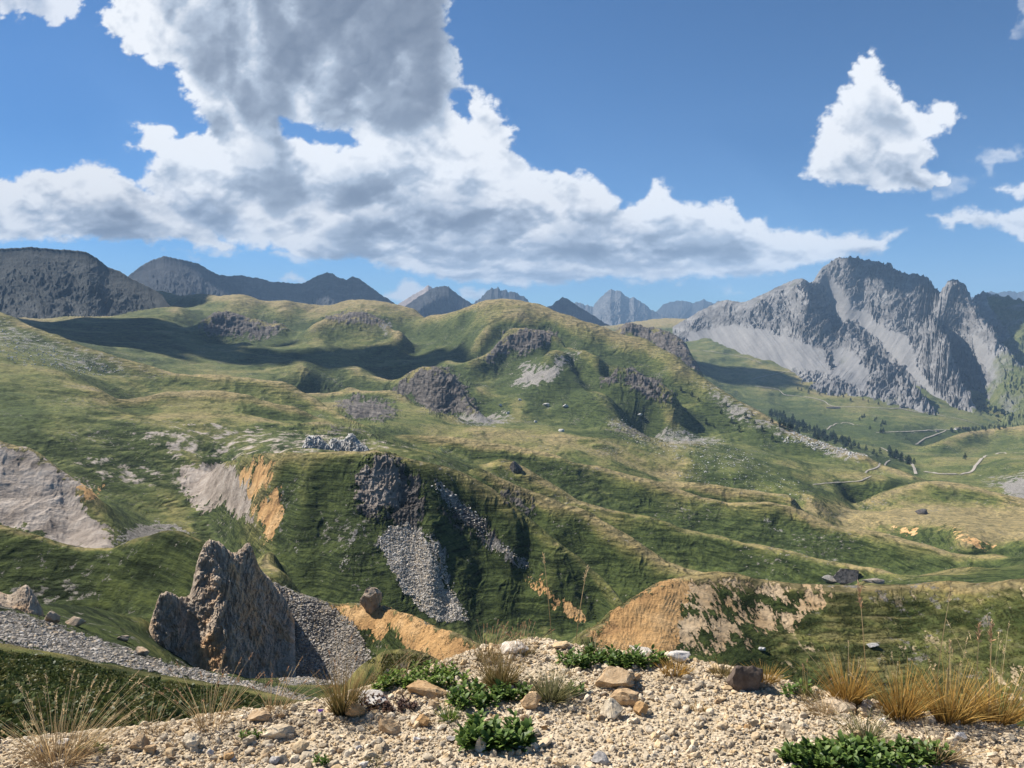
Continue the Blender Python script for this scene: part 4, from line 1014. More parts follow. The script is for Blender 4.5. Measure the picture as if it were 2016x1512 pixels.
for k in range(110):
    px = rs_.uniform(20, 2000)
    edge = np.interp(px, [p[0] for p in FC], [p[1] for p in FC])
    py = edge+ (1512-edge)*rs_.rand()**.8+2
    w = rs_.uniform(11, 24)
    stone(px, py, w, w*rs_.uniform(.5, .85), [M_PEB, M_PEB, M_TAN, M_WHITE][rs_.randint(4)], 1000+k, 'fist-sized cream or tan stone lying loose on the gravel ledge', 'small stones lying on the gravel ledge', None, rs_.rand(), 'stone', 7)

# --- grasses and leafy plants
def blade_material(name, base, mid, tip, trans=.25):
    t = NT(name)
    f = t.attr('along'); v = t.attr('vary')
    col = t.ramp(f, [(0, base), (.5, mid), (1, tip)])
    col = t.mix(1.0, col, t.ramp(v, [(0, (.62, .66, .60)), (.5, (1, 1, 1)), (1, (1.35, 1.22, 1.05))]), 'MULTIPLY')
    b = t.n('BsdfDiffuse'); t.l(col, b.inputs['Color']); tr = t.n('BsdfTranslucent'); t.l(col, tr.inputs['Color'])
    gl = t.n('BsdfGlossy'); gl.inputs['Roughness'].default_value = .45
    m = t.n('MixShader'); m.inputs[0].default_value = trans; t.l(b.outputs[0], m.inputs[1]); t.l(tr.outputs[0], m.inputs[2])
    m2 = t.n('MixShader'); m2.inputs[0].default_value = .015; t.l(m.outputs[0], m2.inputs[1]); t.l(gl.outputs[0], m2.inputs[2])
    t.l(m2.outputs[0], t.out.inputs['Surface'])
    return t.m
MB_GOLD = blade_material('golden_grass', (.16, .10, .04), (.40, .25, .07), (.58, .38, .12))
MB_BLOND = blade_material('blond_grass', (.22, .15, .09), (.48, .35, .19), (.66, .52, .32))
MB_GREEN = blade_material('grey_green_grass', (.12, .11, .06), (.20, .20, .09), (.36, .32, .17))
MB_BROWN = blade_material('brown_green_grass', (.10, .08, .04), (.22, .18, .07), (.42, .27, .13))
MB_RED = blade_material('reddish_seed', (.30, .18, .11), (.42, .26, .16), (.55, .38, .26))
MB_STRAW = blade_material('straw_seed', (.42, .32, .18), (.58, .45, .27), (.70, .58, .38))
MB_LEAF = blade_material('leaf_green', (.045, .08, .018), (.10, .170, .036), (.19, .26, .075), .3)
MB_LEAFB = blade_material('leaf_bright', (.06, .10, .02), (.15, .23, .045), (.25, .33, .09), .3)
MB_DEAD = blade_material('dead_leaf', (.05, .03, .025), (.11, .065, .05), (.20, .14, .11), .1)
def ribbons(base, dirs, length, width, bend, side, segs=6, shape='blade', rs=None):
    """many curved blades at once: base (n,3), dirs (n,3) start directions, bend (n,3) added with t^2"""
    n = len(base); tt = np.linspace(0, 1, segs+1)
    if shape == 'blade': wp = (1-tt**2.2)*.9+.1
    elif shape == 'leaf': wp = np.sin(np.pi*np.clip(tt*.9+.1, 0, 1))**.8+.06
    else: wp = np.sin(np.pi*np.clip(tt*.94+.03, 0, 1))**.6
    C = base[:, None]+dirs[:, None]*(length[:, None]*tt)[..., None]+bend[:, None]*(length[:, None]*tt**2)[..., None]
    Wd = side[:, None]*(width[:, None]*wp/2)[..., None]
    V = np.stack([C-Wd, C+Wd], 2)              # n, segs+1, 2, 3
    i = np.arange(n*(segs+1)*2).reshape(n, segs+1, 2)
    Fq = np.stack([i[:, :-1, 0], i[:, :-1, 1], i[:, 1:, 1], i[:, 1:, 0]], -1).reshape(-1, 4)
    al = np.broadcast_to(tt[None, :, None], (n, segs+1, 2)).ravel()
    va = np.repeat(rs.rand(n), (segs+1)*2)
    return V.reshape(-1, 3), Fq, al, va, C
def mesh_of(name, mat, parts, parent=None):
    off = 0; VV, FF, AA, VA = [], [], [], []
    for V, Fq, al, va in parts:
        VV.append(V); FF.append(Fq+off); AA.append(al); VA.append(va); off += len(V)
    return mesh_np(name, np.concatenate(VV), np.concatenate(FF), mat, parent, True, {'along': np.concatenate(AA), 'vary': np.concatenate(VA)})
def unit(v): return v/(np.linalg.norm(v, axis=-1, keepdims=True)+1e-9)
def heads(tips, tdir, ln, rs, width=.007, n_sp=16):
    """feathery seed heads made of small spikelets round each stem tip"""
    n = len(tips); u = np.repeat(np.linspace(-1, .05, n_sp)[None], n, 0)
    B = np.repeat(tips, n_sp, 0)+np.repeat(tdir, n_sp, 0)*(u.ravel()*ln)[:, None]
    d = unit(np.repeat(tdir, n_sp, 0)*1.0+rs.randn(n*n_sp, 3)*.42)
    L = np.full(n*n_sp, ln*.26)*rs.uniform(.7, 1.3, n*n_sp)
    sd = unit(np.cross(d, rs.randn(n*n_sp, 3)))
    V, Fq, al, va, _ = ribbons(B, d, L, np.full(n*n_sp, width*.5), np.zeros((n*n_sp, 3)), sd, 2, 'seed', rs)
    k = len(V)//n; q = len(Fq)//n
    return [(V[i*k:(i+1)*k], Fq[:q], al[i*k:(i+1)*k], va[i*k:(i+1)*k]) for i in range(n)]
def tuft(px, py, wpx, hpx, n, mat, seed, label, lean=(0, 0), spread=.5, bw=.0028, stems=0, sh=1.35, smat=None, group=None, loc=None, cat='grass', sl=.035, droop=.35):
    rs = np.random.RandomState(seed)
    c = fore_at(px, py) if loc is None else loc
    r = math.sqrt(c.x**2+c.y**2+c.z**2)
    W = wpx/FPX*r; H = hpx/FPX*r
    root = W*.16
    ang = rs.uniform(0, 6.28, n); rad = np.sqrt(rs.rand(n))*root
    B = np.stack([np.cos(ang)*rad, np.sin(ang)*rad*.7, np.full(n, -.01)], 1)
    out = np.stack([np.cos(ang), np.sin(ang), np.zeros(n)], 1)
    sp = rs.rand(n)[:, None]**.7*spread
    d = unit(out*sp+np.array([lean[0], lean[1], 1.0])+rs.randn(n, 3)*.17)
    L = H*rs.uniform(.28, 1.12, n)
    bend = out*sp*rs.uniform(.2, 1.0, n)[:, None]*droop*1.6+np.array([lean[0]*.5, lean[1]*.5, 0])+np.array([0, 0, -1])*rs.uniform(0, .5, n)[:, None]*droop
    side = unit(np.cross(d, rs.randn(n, 3)))
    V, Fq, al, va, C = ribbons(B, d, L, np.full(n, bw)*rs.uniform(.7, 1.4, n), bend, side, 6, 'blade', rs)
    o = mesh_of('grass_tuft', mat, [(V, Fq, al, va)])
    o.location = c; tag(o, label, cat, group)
    if stems:
        m = stems; ang = rs.uniform(0, 6.28, m)
        out = np.stack([np.cos(ang), np.sin(ang)*.7, np.zeros(m)], 1)
        B = out*root*.6; sp = rs.rand(m)[:, None]*spread*1.05
        d = unit(out*sp+np.array([lean[0], lean[1], 1.0])+rs.randn(m, 3)*.06)
        L = H*sh*rs.uniform(.75, 1.1, m); bend = out*sp*.35+np.array([lean[0]*.6, lean[1]*.6, -.04])
        side = unit(np.cross(d, rs.randn(m, 3)))
        V, Fq, al, va, C = ribbons(B, d, L, np.full(m, .0018), bend, side, 7, 'stem', rs)
        kq = len(V)//m; fq = len(Fq)//m
        for i in range(m): mesh_of('stem', MB_BLOND, [(V[i*kq:(i+1)*kq], Fq[:fq], al[i*kq:(i+1)*kq], va[i*kq:(i+1)*kq])], o)
        td = unit(C[:, -1]-C[:, -2])
        h = heads(C[:, -1], td, sl*(H/.3 if H < .3 else 1), rs)
        for hh in h: mesh_of('seed_head', smat or MB_STRAW, [hh], o)
    return o
tuft(118,1503,220,108,260,MB_BLOND,31,'blond tuft with drooping seed heads at the lower left corner',(.10,0),.85,.0022,44,1.15,MB_STRAW,sl=.05,droop=.5)
tuft(415,1432,130,92,60,MB_BLOND,32,'tall sparse grass with rust-coloured seed heads, second tuft from the left',(.10,0),.75,.0020,26,1.25,MB_RED)
tuft(545,1402,110,66,70,MB_BLOND,33,'thin pinkish grass fanning out to the right at the rim',(.25,0),.8,.0018,16,1.25,MB_RED)
tuft(676,1406,96,98,520,MB_BROWN,34,'dense brown-green tuft of fine straight blades',(.05,0),.42,.0024,6,1.35,MB_RED)
tuft(745,1352,90,50,60,MB_BROWN,35,'thin rusty stalks arching right over the round green hillock',(.5,0),.6,.0018,8,1.9,MB_RED)
tuft(960,1300,120,44,170,MB_BROWN,36,'row of reddish seed heads standing on the top of the rim',(.05,0),.55,.0022,30,1.55,MB_RED,sl=.045)
tuft(1030,1288,110,40,90,MB_BROWN,37,'reddish seed heads right of the rim row, above the white stone',(.12,0),.6,.0022,24,1.5,MB_RED,sl=.045)
tuft(985,1352,130,80,520,MB_BROWN,38,'brown and green tuft in the middle of the leafy plants',(0,0),.6,.0024,8,1.2,MB_RED)
tuft(1085,1378,120,70,480,MB_GREEN,39,'grey-green spiky tuft behind the pale tilted stone',(.05,0),.85,.0022,0)
tuft(885,1290,90,30,70,MB_BROWN,40,'low haze of rusty stalks over the orange mound',(.1,0),.9,.0018,12,1.4,MB_RED)
tuft(1170,1292,110,34,200,MB_GREEN,41,'low green grass on the rim under the two tall stems',(0,0),.8,.0022,10,1.4,MB_STRAW)
tuft(1330,1326,130,34,300,MB_GOLD,42,'short golden grass behind the ledge, left of the dark brown stone',(0,0),.9,.0022)
tuft(1420,1330,90,34,180,MB_BROWN,43,'short brownish grass touching the left side of the dark brown stone',(0,0),.8,.0022)
tuft(1508,1342,84,40,220,MB_GOLD,44,'small golden tuft right of the dark brown stone',(.1,0),.8,.0022)
tuft(1668,1384,120,82,380,MB_GOLD,45,'golden orange tuft, first of the big golden clumps',(-.05,0),.6,.0026,6,1.2,MB_STRAW)
tuft(1775,1412,150,88,420,MB_GOLD,46,'broad golden tuft, second of the big golden clumps',(0,0),.7,.0026,6,1.15,MB_STRAW)
tuft(1872,1418,150,98,440,MB_GOLD,47,'golden tuft with a dark hollow under its roots',(.05,0),.65,.0026,10,1.25,MB_STRAW)
tuft(1965,1425,140,92,360,MB_GOLD,48,'golden tuft with many seed stalks at the right edge',(.1,0),.7,.0026,22,1.7,MB_STRAW,sl=.04)
tuft(1700,1455,110,60,260,MB_GREEN,49,'straw-grey dry tuft below the golden clumps',(-.1,0),1.0,.0022)
tuft(1620,1405,90,44,160,MB_BLOND,50,'faded grey-blond grass left of the first golden clump',(-.3,0),.9,.0018)
tuft(1850,1500,110,60,200,MB_BLOND,51,'dry blond grass beside the leaf patch in the lower right corner',(.2,0),.9,.002)
tuft(1376,1398,70,24,90,MB_GOLD,52,'tiny golden tuft alone on the gravel',(.1,0),1.0,.0018)
tuft(738,1505,50,22,60,MB_GREEN,53,'tiny green tuft on the gravel at the bottom edge',(0,0),1.1,.0018)
tuft(884,1418,54,36,120,MB_LEAFB,54,'small bright green grass clump',(0,0),.8,.003)
tuft(640,1500,40,18,50,MB_GREEN,55,'tiny grey-green tuft near the rounded cream stone',(0,0),1.1,.0018)
tuft(800,1330,90,60,40,MB_BLOND,91,'few wispy stalks rising from the left end of the bright green leaf patch',(.2,0),.7,.0016,8,1.3,MB_STRAW)
tuft(1255,1300,90,40,60,MB_BLOND,92,'wispy blond grass between the rim leaves and the golden grass',(.1,0),.8,.0016,8,1.4,MB_STRAW)
tuft(1590,1380,80,50,70,MB_BROWN,93,'thin brown grass at the rim just left of the golden clumps',(0,0),.8,.0018,6,1.3,MB_RED)
tuft(300,1448,80,60,40,MB_BLOND,94,'few pale wisps between the blond tuft and the tall sparse grass',(.15,0),.8,.0016,8,1.3,MB_STRAW)
def tall_stem(px0, py0, px1, py1, label, seed, bow=0.0, hd=.06, mat=None, dr=0.0):
    """one long stalk from its foot to its tip"""
    rs = np.random.RandomState(seed)
    c = fore_at(px0, py0, dr); r = math.hypot(c.x, c.y)*1.0
    tip = at(px1, py1, r)-c
    n = 1; d = np.array([[tip.x*(1-bow), 0, tip.z]]); L = np.ones(1)
    V, Fq, al, va, C = ribbons(np.zeros((1, 3)), d, L, np.full(1, .0042), np.array([[tip.x*bow, 0, 0]]), np.array([[1., 0, 0]]), 12, 'stem', rs)
    V2, F2, a2, v2, _ = ribbons(np.zeros((1, 3)), d, L, np.full(1, .0042), np.array([[tip.x*bow, 0, 0]]), np.array([[0, 1., 0]]), 12, 'stem', rs)
    o = mesh_of('tall_grass', MB_BLOND, [(V, Fq, al, va), (V2, F2, a2, v2)])
    o.location = c; tag(o, label, 'grass')
    td = unit(C[:, -1]-C[:, -2])
    mesh_of('seed_head', mat or MB_STRAW, heads(C[:, -1], td, hd, rs, .010, 34), o)
tall_stem(1708,1400,1686,1150,'tallest straight stalk, rising from the first golden clump past the dark boulder',61,.3,.10,MB_RED)
tall_stem(1838,1420,1880,1166,'long stalk curving right between the golden clumps',62,.8,.05)
tall_stem(1132,1268,1156,1120,'stalk with a pale seed head, right one of the two tall stems at the rim',63,.4,.07)
tall_stem(1086,1262,1070,1092,'thin straight stalk, left one of the two tall stems at the rim',64,.3,.05)
tall_stem(1862,1420,1872,1265,'straight stalk with a fluffy pale head in front of the green slope',65,.2,.05)
tall_stem(1918,1430,1928,1232,'tall stalk with a reddish head near the right edge',66,.3,.07,MB_RED)
tall_stem(1945,1430,1952,1228,'stalk with a rust-coloured plume, rightmost of the tall stems',67,.3,.08,MB_RED)
tall_stem(470,1430,540,1330,'thin stalk leaning right out of the sparse rusty grass',68,.5,.04,MB_RED)

def leafy(px, py, wpx, dpy, n, mat, seed, label, leaf=.034, up=1.0, cat='plant'):
    """low leafy plant: short stems carrying small oval leaves; wpx wide, dpy picture rows deep"""
    rs = np.random.RandomState(seed)
    c = fore_at(px, py)
    parts = []
    ns = max(n//9, 3)
    sx = px+rs.uniform(-.5, .5, ns)*wpx; sy = py+rs.uniform(-.5, .5, ns)*dpy
    keep = ((sx-px)/(wpx/2))**2+((sy-py)/(dpy/2+1e-6))**2 < 1.05
    for x, y in zip(sx[keep], sy[keep]):
        b = np.array(fore_at(x, y)-c)
        h = rs.uniform(.015, .05)*up
        k = 9
        ang = rs.uniform(0, 6.28)+np.arange(k)*2.4
        lift = np.linspace(.1, 1.0, k)
        B = b[None]+np.stack([np.zeros(k), np.zeros(k), h*lift], 1)
        out = np.stack([np.cos(ang), np.sin(ang), .35+.9*lift], 1)
        d = unit(out+rs.randn(k, 3)*.15)
        L = leaf*rs.uniform(.7, 1.2, k)
        side = unit(np.cross(d, np.array([0, 0, 1.])+rs.randn(k, 3)*.2))
        V, Fq, al, va, _ = ribbons(B, d, L, L*.40, np.array([[0, 0, -.28]])*np.ones((k, 1)), side, 4, 'leaf', rs)
        parts.append((V, Fq, al, va))
    o = mesh_of('leafy_plant', mat, parts); o.location = c
    return tag(o, label, cat)
leafy(970,1462,150,46,760,MB_LEAF,71,'big dark green leafy plant alone in the middle of the gravel',.045,1.5)
leafy(830,1340,210,36,1000,MB_LEAFB,72,'bright green patch of small upright leaves at the rim',.030,1.0)
leafy(935,1385,100,34,480,MB_LEAF,73,'dark leafy plant left of the brown and green tuft',.036,1.3)
leafy(1012,1376,80,24,300,MB_LEAF,74,'dark green leaves under the brown and green tuft',.034,1.2)
leafy(1205,1306,210,26,1100,MB_LEAF,75,'long green leaf patch along the rim behind the long tan stone',.034,1.1)
leafy(1566,1366,66,22,260,MB_LEAF,76,'small leafy plant right of the dark brown stone',.030,1.0)
leafy(1700,1500,330,46,1900,MB_LEAF,77,'wide leaf patch along the bottom edge at the right',.038,1.2)
leafy(492,1456,66,12,170,MB_LEAFB,78,'small yellow-green creeping plant on the gravel, left of centre',.018,.5)
leafy(1134,1366,36,16,90,MB_LEAF,79,'little leafy sprig right of the grey-green tuft',.026,.9)
leafy(1480,1296,10,6,20,MB_LEAF,80,'single sprig at the rim behind the dark brown stone',.02,.8)
leafy(765,1392,110,26,620,MB_DEAD,81,'purple-brown mat of dead leaves',.022,.6)
leafy(180,1478,70,16,160,MB_LEAFB,82,'tiny bright cushion plant beside the blond tuft',.016,.5)
leafy(630,1506,36,12,60,MB_LEAF,83,'grey-green sprig at the bottom edge',.022,.7)
def flower(px, py):
    c = fore_at(px, py); o = bpy.data.objects.new('flower', None); COL.objects.link(o); o.location = c
    tag(o, 'small violet flower beside the dense brown-green tuft', 'flower')
    rs = np.random.RandomState(5)
    V, Fq, al, va, C = ribbons(np.zeros((2, 3)), np.array([[0, 0, 1.], [.05, 0, 1.]]), np.full(2, .05), np.full(2, .002), np.zeros((2, 3)), np.array([[1., 0, 0], [0, 1., 0]]), 4, 'stem', rs)
    mesh_of('stem', MB_LEAF, [(V, Fq, al, va)], o)
    k = 14; ang = rs.uniform(0, 6.28, k); d = unit(np.stack([np.cos(ang), np.sin(ang), rs.uniform(-.2, 1, k)], 1))
    V, Fq, al, va, _ = ribbons(np.tile([0, 0, .052], (k, 1)), d, np.full(k, .014), np.full(k, .008), np.zeros((k, 3)), unit(np.cross(d, rs.randn(k, 3))), 3, 'leaf', rs)
    mesh_of('petals', blade_material('violet_petal', (.12, .06, .30), (.20, .10, .50), (.30, .18, .62)), [(V, Fq, al, va)], o)
flower(632, 1424)
# ------------------------------------------------------------------ crags, boulders, tracks, trees and buildings of the middle distance
def rock_face_material(name, dark, mid, light, sc=1.0, ochre=.3):
    t = NT(name)
    g = t.n('NewGeometry'); pos = g.outputs['Position']
    sv = t.mapping(pos, (.55*sc, .55*sc, .18*sc), (.2, .25, 0)); s = t.noise(sv, 1.0, 10, .68, .7)
    n = t.noise(pos, .9*sc, 10, .72); big = t.noise(pos, .12*sc, 5, .6)
    f = t.math('MULTIPLY_ADD', s, .55, t.math('MULTIPLY', n, .45))
    c = t.ramp(f, [(.32, dark), (.47, mid), (.64, light)])
    oc = t.mix(1.0, c, (1.35, 1.0, .62), 'MULTIPLY')
    c = t.mix(t.ramp(big, [(.5, (0,0,0)), (.62, (ochre,)*3)]), c, oc)
    b = t.bump(n, .9, .5/sc); b = t.bump(s, .9, 1.3/sc, b)
    t.bsdf(c, .95, b, .1)
    return t.m
M_CRAG = rock_face_material('brown_grey_crag', (.17, .13, .095), (.46, .36, .265), (.68, .57, .44), 1.0, .75)
M_WROCK = rock_face_material('whitish_crag', (.24, .225, .21), (.55, .53, .49), (.78, .76, .72), .45, .1)
M_DROCK = rock_face_material('dark_boulder', (.04, .036, .034), (.11, .10, .095), (.22, .205, .19), 1.0, .2)
def crag(name, label, crest, pts, mat, seed, amp, cat='crag', nc=420, nr=420, back=.10, deep=.07):
    """free-standing crag: surveyed outline and face, with rough rock relief pushed out along the sight and up"""
    P = []
    C = np.array(crest, float); L = np.concatenate([[0], np.cumsum(np.hypot(*(C[1:, :2]-C[:-1, :2]).T))])
    q = np.linspace(0, L[-1], int(L[-1]/5)+2)
    X = np.interp(q, L, C[:, 0]); Y = np.interp(q, L, C[:, 1]); Rr = np.interp(q, L, C[:, 2]); a, t = px2dir(X, Y)
    for i in range(len(q)):
        P.append((a[i], math.log(Rr[i]), t[i])); P.append((a[i], math.log(Rr[i]*1.03), t[i]-.012)); P.append((a[i], math.log(Rr[i]*(1+back)), t[i]-deep))
    for px, py, r in pts:
        aa, tt = px2dir(px, py); P.append((float(aa), math.log(r), float(tt)))
    P = np.array(P)
    global EPS
    e0 = EPS; EPS = .004; U, w = rbf_solve(P)
    az = np.linspace(a.min(), a.max(), nc)
    l0 = P[:, 1].min(); l1 = P[:, 1].max()
    ca = np.linspace(az[0], az[-1], 150); cl = np.linspace(l0, l1, 200)
    A_, L_ = np.meshgrid(ca, cl); G = rbf_eval(U, w, A_, L_).reshape(A_.shape); EPS = e0
    tf = lambda x, l: bilin(G, (l-cl[0])/(cl[1]-cl[0]), (x-ca[0])/(ca[1]-ca[0]))
    LN = polar_patch(az, nr, l0, l1, tf, floor=.2)
    A = np.broadcast_to(az, LN.shape); T = tf(A, LN); r = np.exp(LN); Z = T*r
    m = r.mean()
    w_ = fbm(A*m/9, Z/9, 3, .5, seed=seed)*1.2
    n1 = fbm(A*m/7+w_, Z/8.5+w_*.6, 5, .56, seed=seed+1, mode='r'); n2 = fbm(A*m/1.9+w_, Z/2.6, 5, .6, seed=seed+7, mode='b')
    n3 = fbm(r/5+A*m/6, Z/5, 5, .62, seed=seed+3, mode='r')
    n4 = fbm(A*m/.7, Z/1.0+r/2, 4, .65, seed=seed+13)
    edge = np.clip(np.minimum(A-A.min(), A.max()-A)/((A.max()-A.min())*.05), 0, 1)
    r2 = r-(n1*1.25+n2*.8+n4*.30)*amp*edge
    Z2 = Z+(n3*.75+n2*.35+n4*.25)*amp*edge
    V = np.stack([np.sin(A)*r2, np.cos(A)*r2, Z2], -1).reshape(-1, 3)
    o = mesh_np(name, V, grid_faces(*A.shape), mat)
    return tag(o, label, cat)
crag('rock_crag', 'tall brown-grey double-topped crag with its face in shade above the big scree', 
 [(293,1240,149),(302,1205,151),(310,1182,152),(325,1168,153),(345,1172,154),(362,1178,156),(376,1166,158),(384,1128,160),(392,1090,162),(404,1069,163),(422,1063,164),(437,1072,165),(450,1083,166),(462,1090,167),(470,1088,168),(480,1078,169),(490,1070,170),(497,1080,171),(505,1105,172),(520,1128,173),(545,1158,174),(562,1182,174),(580,1222,173)],
 [(293,1260,148),(325,1280,146),(350,1305,144),(400,1322,143),(450,1332,142),(500,1338,144),(545,1320,150),(575,1262,160),(293,1330,140),(400,1370,137),(500,1380,138),(580,1340,145),
  (320,1210,150),(345,1230,149.5),(370,1240,151),(390,1200,153),(400,1150,157),(415,1110,159.5),(440,1130,158),(430,1190,151.5),(445,1250,147),(470,1190,155),(475,1140,162),(490,1110,167),(505,1170,165),(500,1240,155),(530,1200,166),(550,1240,162),(520,1280,153),(470,1290,146.5),(400,1270,147.5)],
 M_CRAG, 901, 1.1, nr=520, nc=520)
crag('rock_crag', 'reddish brown jagged crag at the left edge above the stone run',
 [(-75,1175,118),(-40,1160,118),(0,1168,116),(20,1172,115),(35,1165,115),(46,1149,114),(58,1150,114),(66,1172,113),(80,1190,112),(88,1215,111),(98,1250,110)],
 [(-75,1225,108),(0,1225,108),(50,1240,107),(90,1262,106),(-75,1260,104),(0,1265,104),(98,1290,103),(20,1200,111),(55,1200,110.5),(75,1225,109.5),(-40,1195,112)],
 M_CRAG, 931, .5, nc=260, nr=260)
_k = math.hypot(*hit(625, 884, 460)[:2])/632.
def near(L): return [(a, b, c*_k) for a, b, c in L]
crag('rock_outcrop', 'left one of two whitish limestone outcrops on the terraced slope',
 near([(590,892,640),(597,876,645),(604,860,648),(612,856,650),(620,862,650),(628,858,650),(636,868,650),(645,874,648),(655,892,645)]),
 near([(590,905,632),(625,900,632),(655,902,632),(590,920,625),(655,918,625),(612,875,642),(635,878,642)]), M_WROCK, 951, 2.2, nc=160, nr=160)
crag('rock_outcrop', 'right and larger one of two whitish limestone outcrops on the terraced slope',
 near([(640,890,650),(648,870,655),(658,860,658),(668,868,658),(680,864,658),(690,852,660),(699,858,660),(708,872,658),(720,876,656),(730,892,650)]),
 near([(640,905,640),(680,902,638),(728,902,640),(640,920,630),(728,918,630),(660,875,648),(690,870,650),(710,880,648)]), M_WROCK, 961, 2.2, nc=200, nr=160)
def boulder(px, py, w, h, mat, seed, label, group=None, sub=3, sink=.22, rmin=0, zs=1.0, name='boulder'):
    c = hit(px, py, rmin)
    r = math.hypot(c.x, c.y); W = w/FPX*r; H = h/FPX*r*1.25
    V, Fc = rock_shape(sub, seed, 17, .12)
    e = V.max(0)-V.min(0); V = (V-(V.max(0)+V.min(0))/2)/e*np.array([W, W*.8, H]); V[:, 2] += H*(.5-sink)
    o = mesh_np(name, V, Fc, mat, smooth=False); o.location = c
    return tag(o, label, 'boulder', group)
M_SLAB = rock_face_material('grey_slab', (.12, .11, .10), (.26, .245, .22), (.42, .40, .37))
boulder(730,1198,46,46,M_CRAG,11,'grey dome-shaped boulder standing behind the orange bare ridge',sub=4)
boulder(1664,1143,50,24,M_DROCK,8,'dark broken boulder on the brown crest of the near right hill',sub=4)
boulder(1634,1143,30,9,M_SLAB,9,'grey flat slab on the left of the dark broken boulder')
boulder(1718,1146,40,8,M_SLAB,12,'low grey slab to the right of the dark broken boulder')
boulder(1815,1012,22,9,M_DROCK,14,'lone dark boulder on the tawny flat in the right middle distance')
boulder(1016,928,26,22,M_DROCK,15,'grey block at the top of the dark green slope right of the plateau',rmin=380)
boulder(790,1345,46,20,M_WROCK,16,'grey-white rock showing on the round green hillock')
boulder(148,1232,34,16,M_CRAG,17,'brown boulder on the yellow-green slope right of the left crag')
boulder(102,1226,26,22,M_CRAG,18,'rusty block beside the foot of the left crag')
boulder(244,1262,20,12,M_CRAG,19,'small tan block on the yellow-green slope below the green bowl')
boulder(282,1290,26,16,M_CRAG,20,'tan block just above the end of the stone run')
boulder(1500,1280,16,6,M_WROCK,21,'small white slab on the left part of the near green slope')
boulder(1717,1272,22,6,M_WROCK,22,'flat white slab alone on the near green slope at the right')
for k, (px, py, w, h) in enumerate([(1075,799,14,6),(1113,801,13,6),(1024,788,8,4),(1055,832,8,5),(1105,850,12,6),(1000,815,8,6),(985,800,7,5),(1260,818,10,5)]):
    boulder(px, py, w, h, M_WROCK, 60+k, 'small pale boulder scattered on the green foot of the central hill', 'boulders at the foot of the central hill', 2)
def strewn(name, poly, n, s0, s1, mat, seed, label, rmin=0, rmax=1e9, dens=None):
    rs = np.random.RandomState(seed); P = np.array(poly, float); pts = []; sz = []
    x0, y0 = P.min(0); x1, y1 = P.max(0)
    X = rs.uniform(x0, x1, n*3); Y = rs.uniform(y0, y1, n*3)
    d = poly_sdf(X, Y, poly)+fbm(X/30, Y/22, 3, seed=seed % 90)*14
    idx = np.where(d > 0)[0][:n]
    for i in idx:
        c = hit(X[i], Y[i], rmin)
        r = math.hypot(c.x, c.y)
        if r > rmax: continue
        pts.append(c[:]); sz.append((s0+(s1-s0)*rs.rand()**3.5)/FPX*r*.5)
    scatter(name, np.array(pts), np.array(sz), mat, [rock_shape(1, seed+i, 5, .12) for i in range(8)], seed, sink=.3, label=label)
TONGUES = [q[4] for q in REG if q[0] == 'scree'][:5]
M_PALE = stone_material('pale_scree', (.34, .31, .27), (.58, .54, .48), (.75, .71, .65), .03)
M_SCREE = stone_material('scree_stone', (.22, .20, .175), (.42, .385, .34), (.60, .56, .50), .03)
strewn('scree', TONGUES[1], 11000, 2, 7.5, M_SCREE, 301, 'grey-beige scree fan running down to the right of the tall crag', 110, 190)
strewn('scree', TONGUES[0], 8000, 3, 10, M_SCREE, 302, 'grey stone run crossing the slope at the lower left', 55, 130)
strewn('scree', TONGUES[2], 9000, 1.8, 5.5, M_PALE, 303, 'pale tongue of scree on the dark green face in the centre', 260, 420)
strewn('scree', TONGUES[3], 1500, 1.8, 5, M_PALE, 304, 'narrow pale stone strip along the right of the central scree tongue', 260, 420)
strewn('scree', TONGUES[4], 700, 2, 6, M_PALE, 305, 'thin diagonal stone gully right of the brown spur', 330, 430)
strewn('scree', [(1180,822),(1300,825),(1400,850),(1500,905),(1450,925),(1300,900),(1200,850)], 500, 1.5, 5, M_WROCK, 306, 'white blocks strewn over the foot of the central hill', 900, 1500)
strewn('scree', [(1560,850),(1640,868),(1700,878),(1765,900),(1740,905),(1620,890),(1540,862)], 700, 2, 6, M_WROCK, 307, 'belt of white blocks under the pines', 1200, 1700)
strewn('scree', [(0,640),(120,690),(250,730),(200,740),(60,720),(0,700)], 500, 1.5, 5, M_WROCK, 308, 'grey blocks on the upper left slope', 900, 1500)
strewn('scree', [(1420,895),(1500,905),(1560,940),(1600,990),(1400,960),(1300,930)], 260, 1.5, 4.5, M_WROCK, 309, 'scattered white stones on the tawny pasture', 800, 1200)

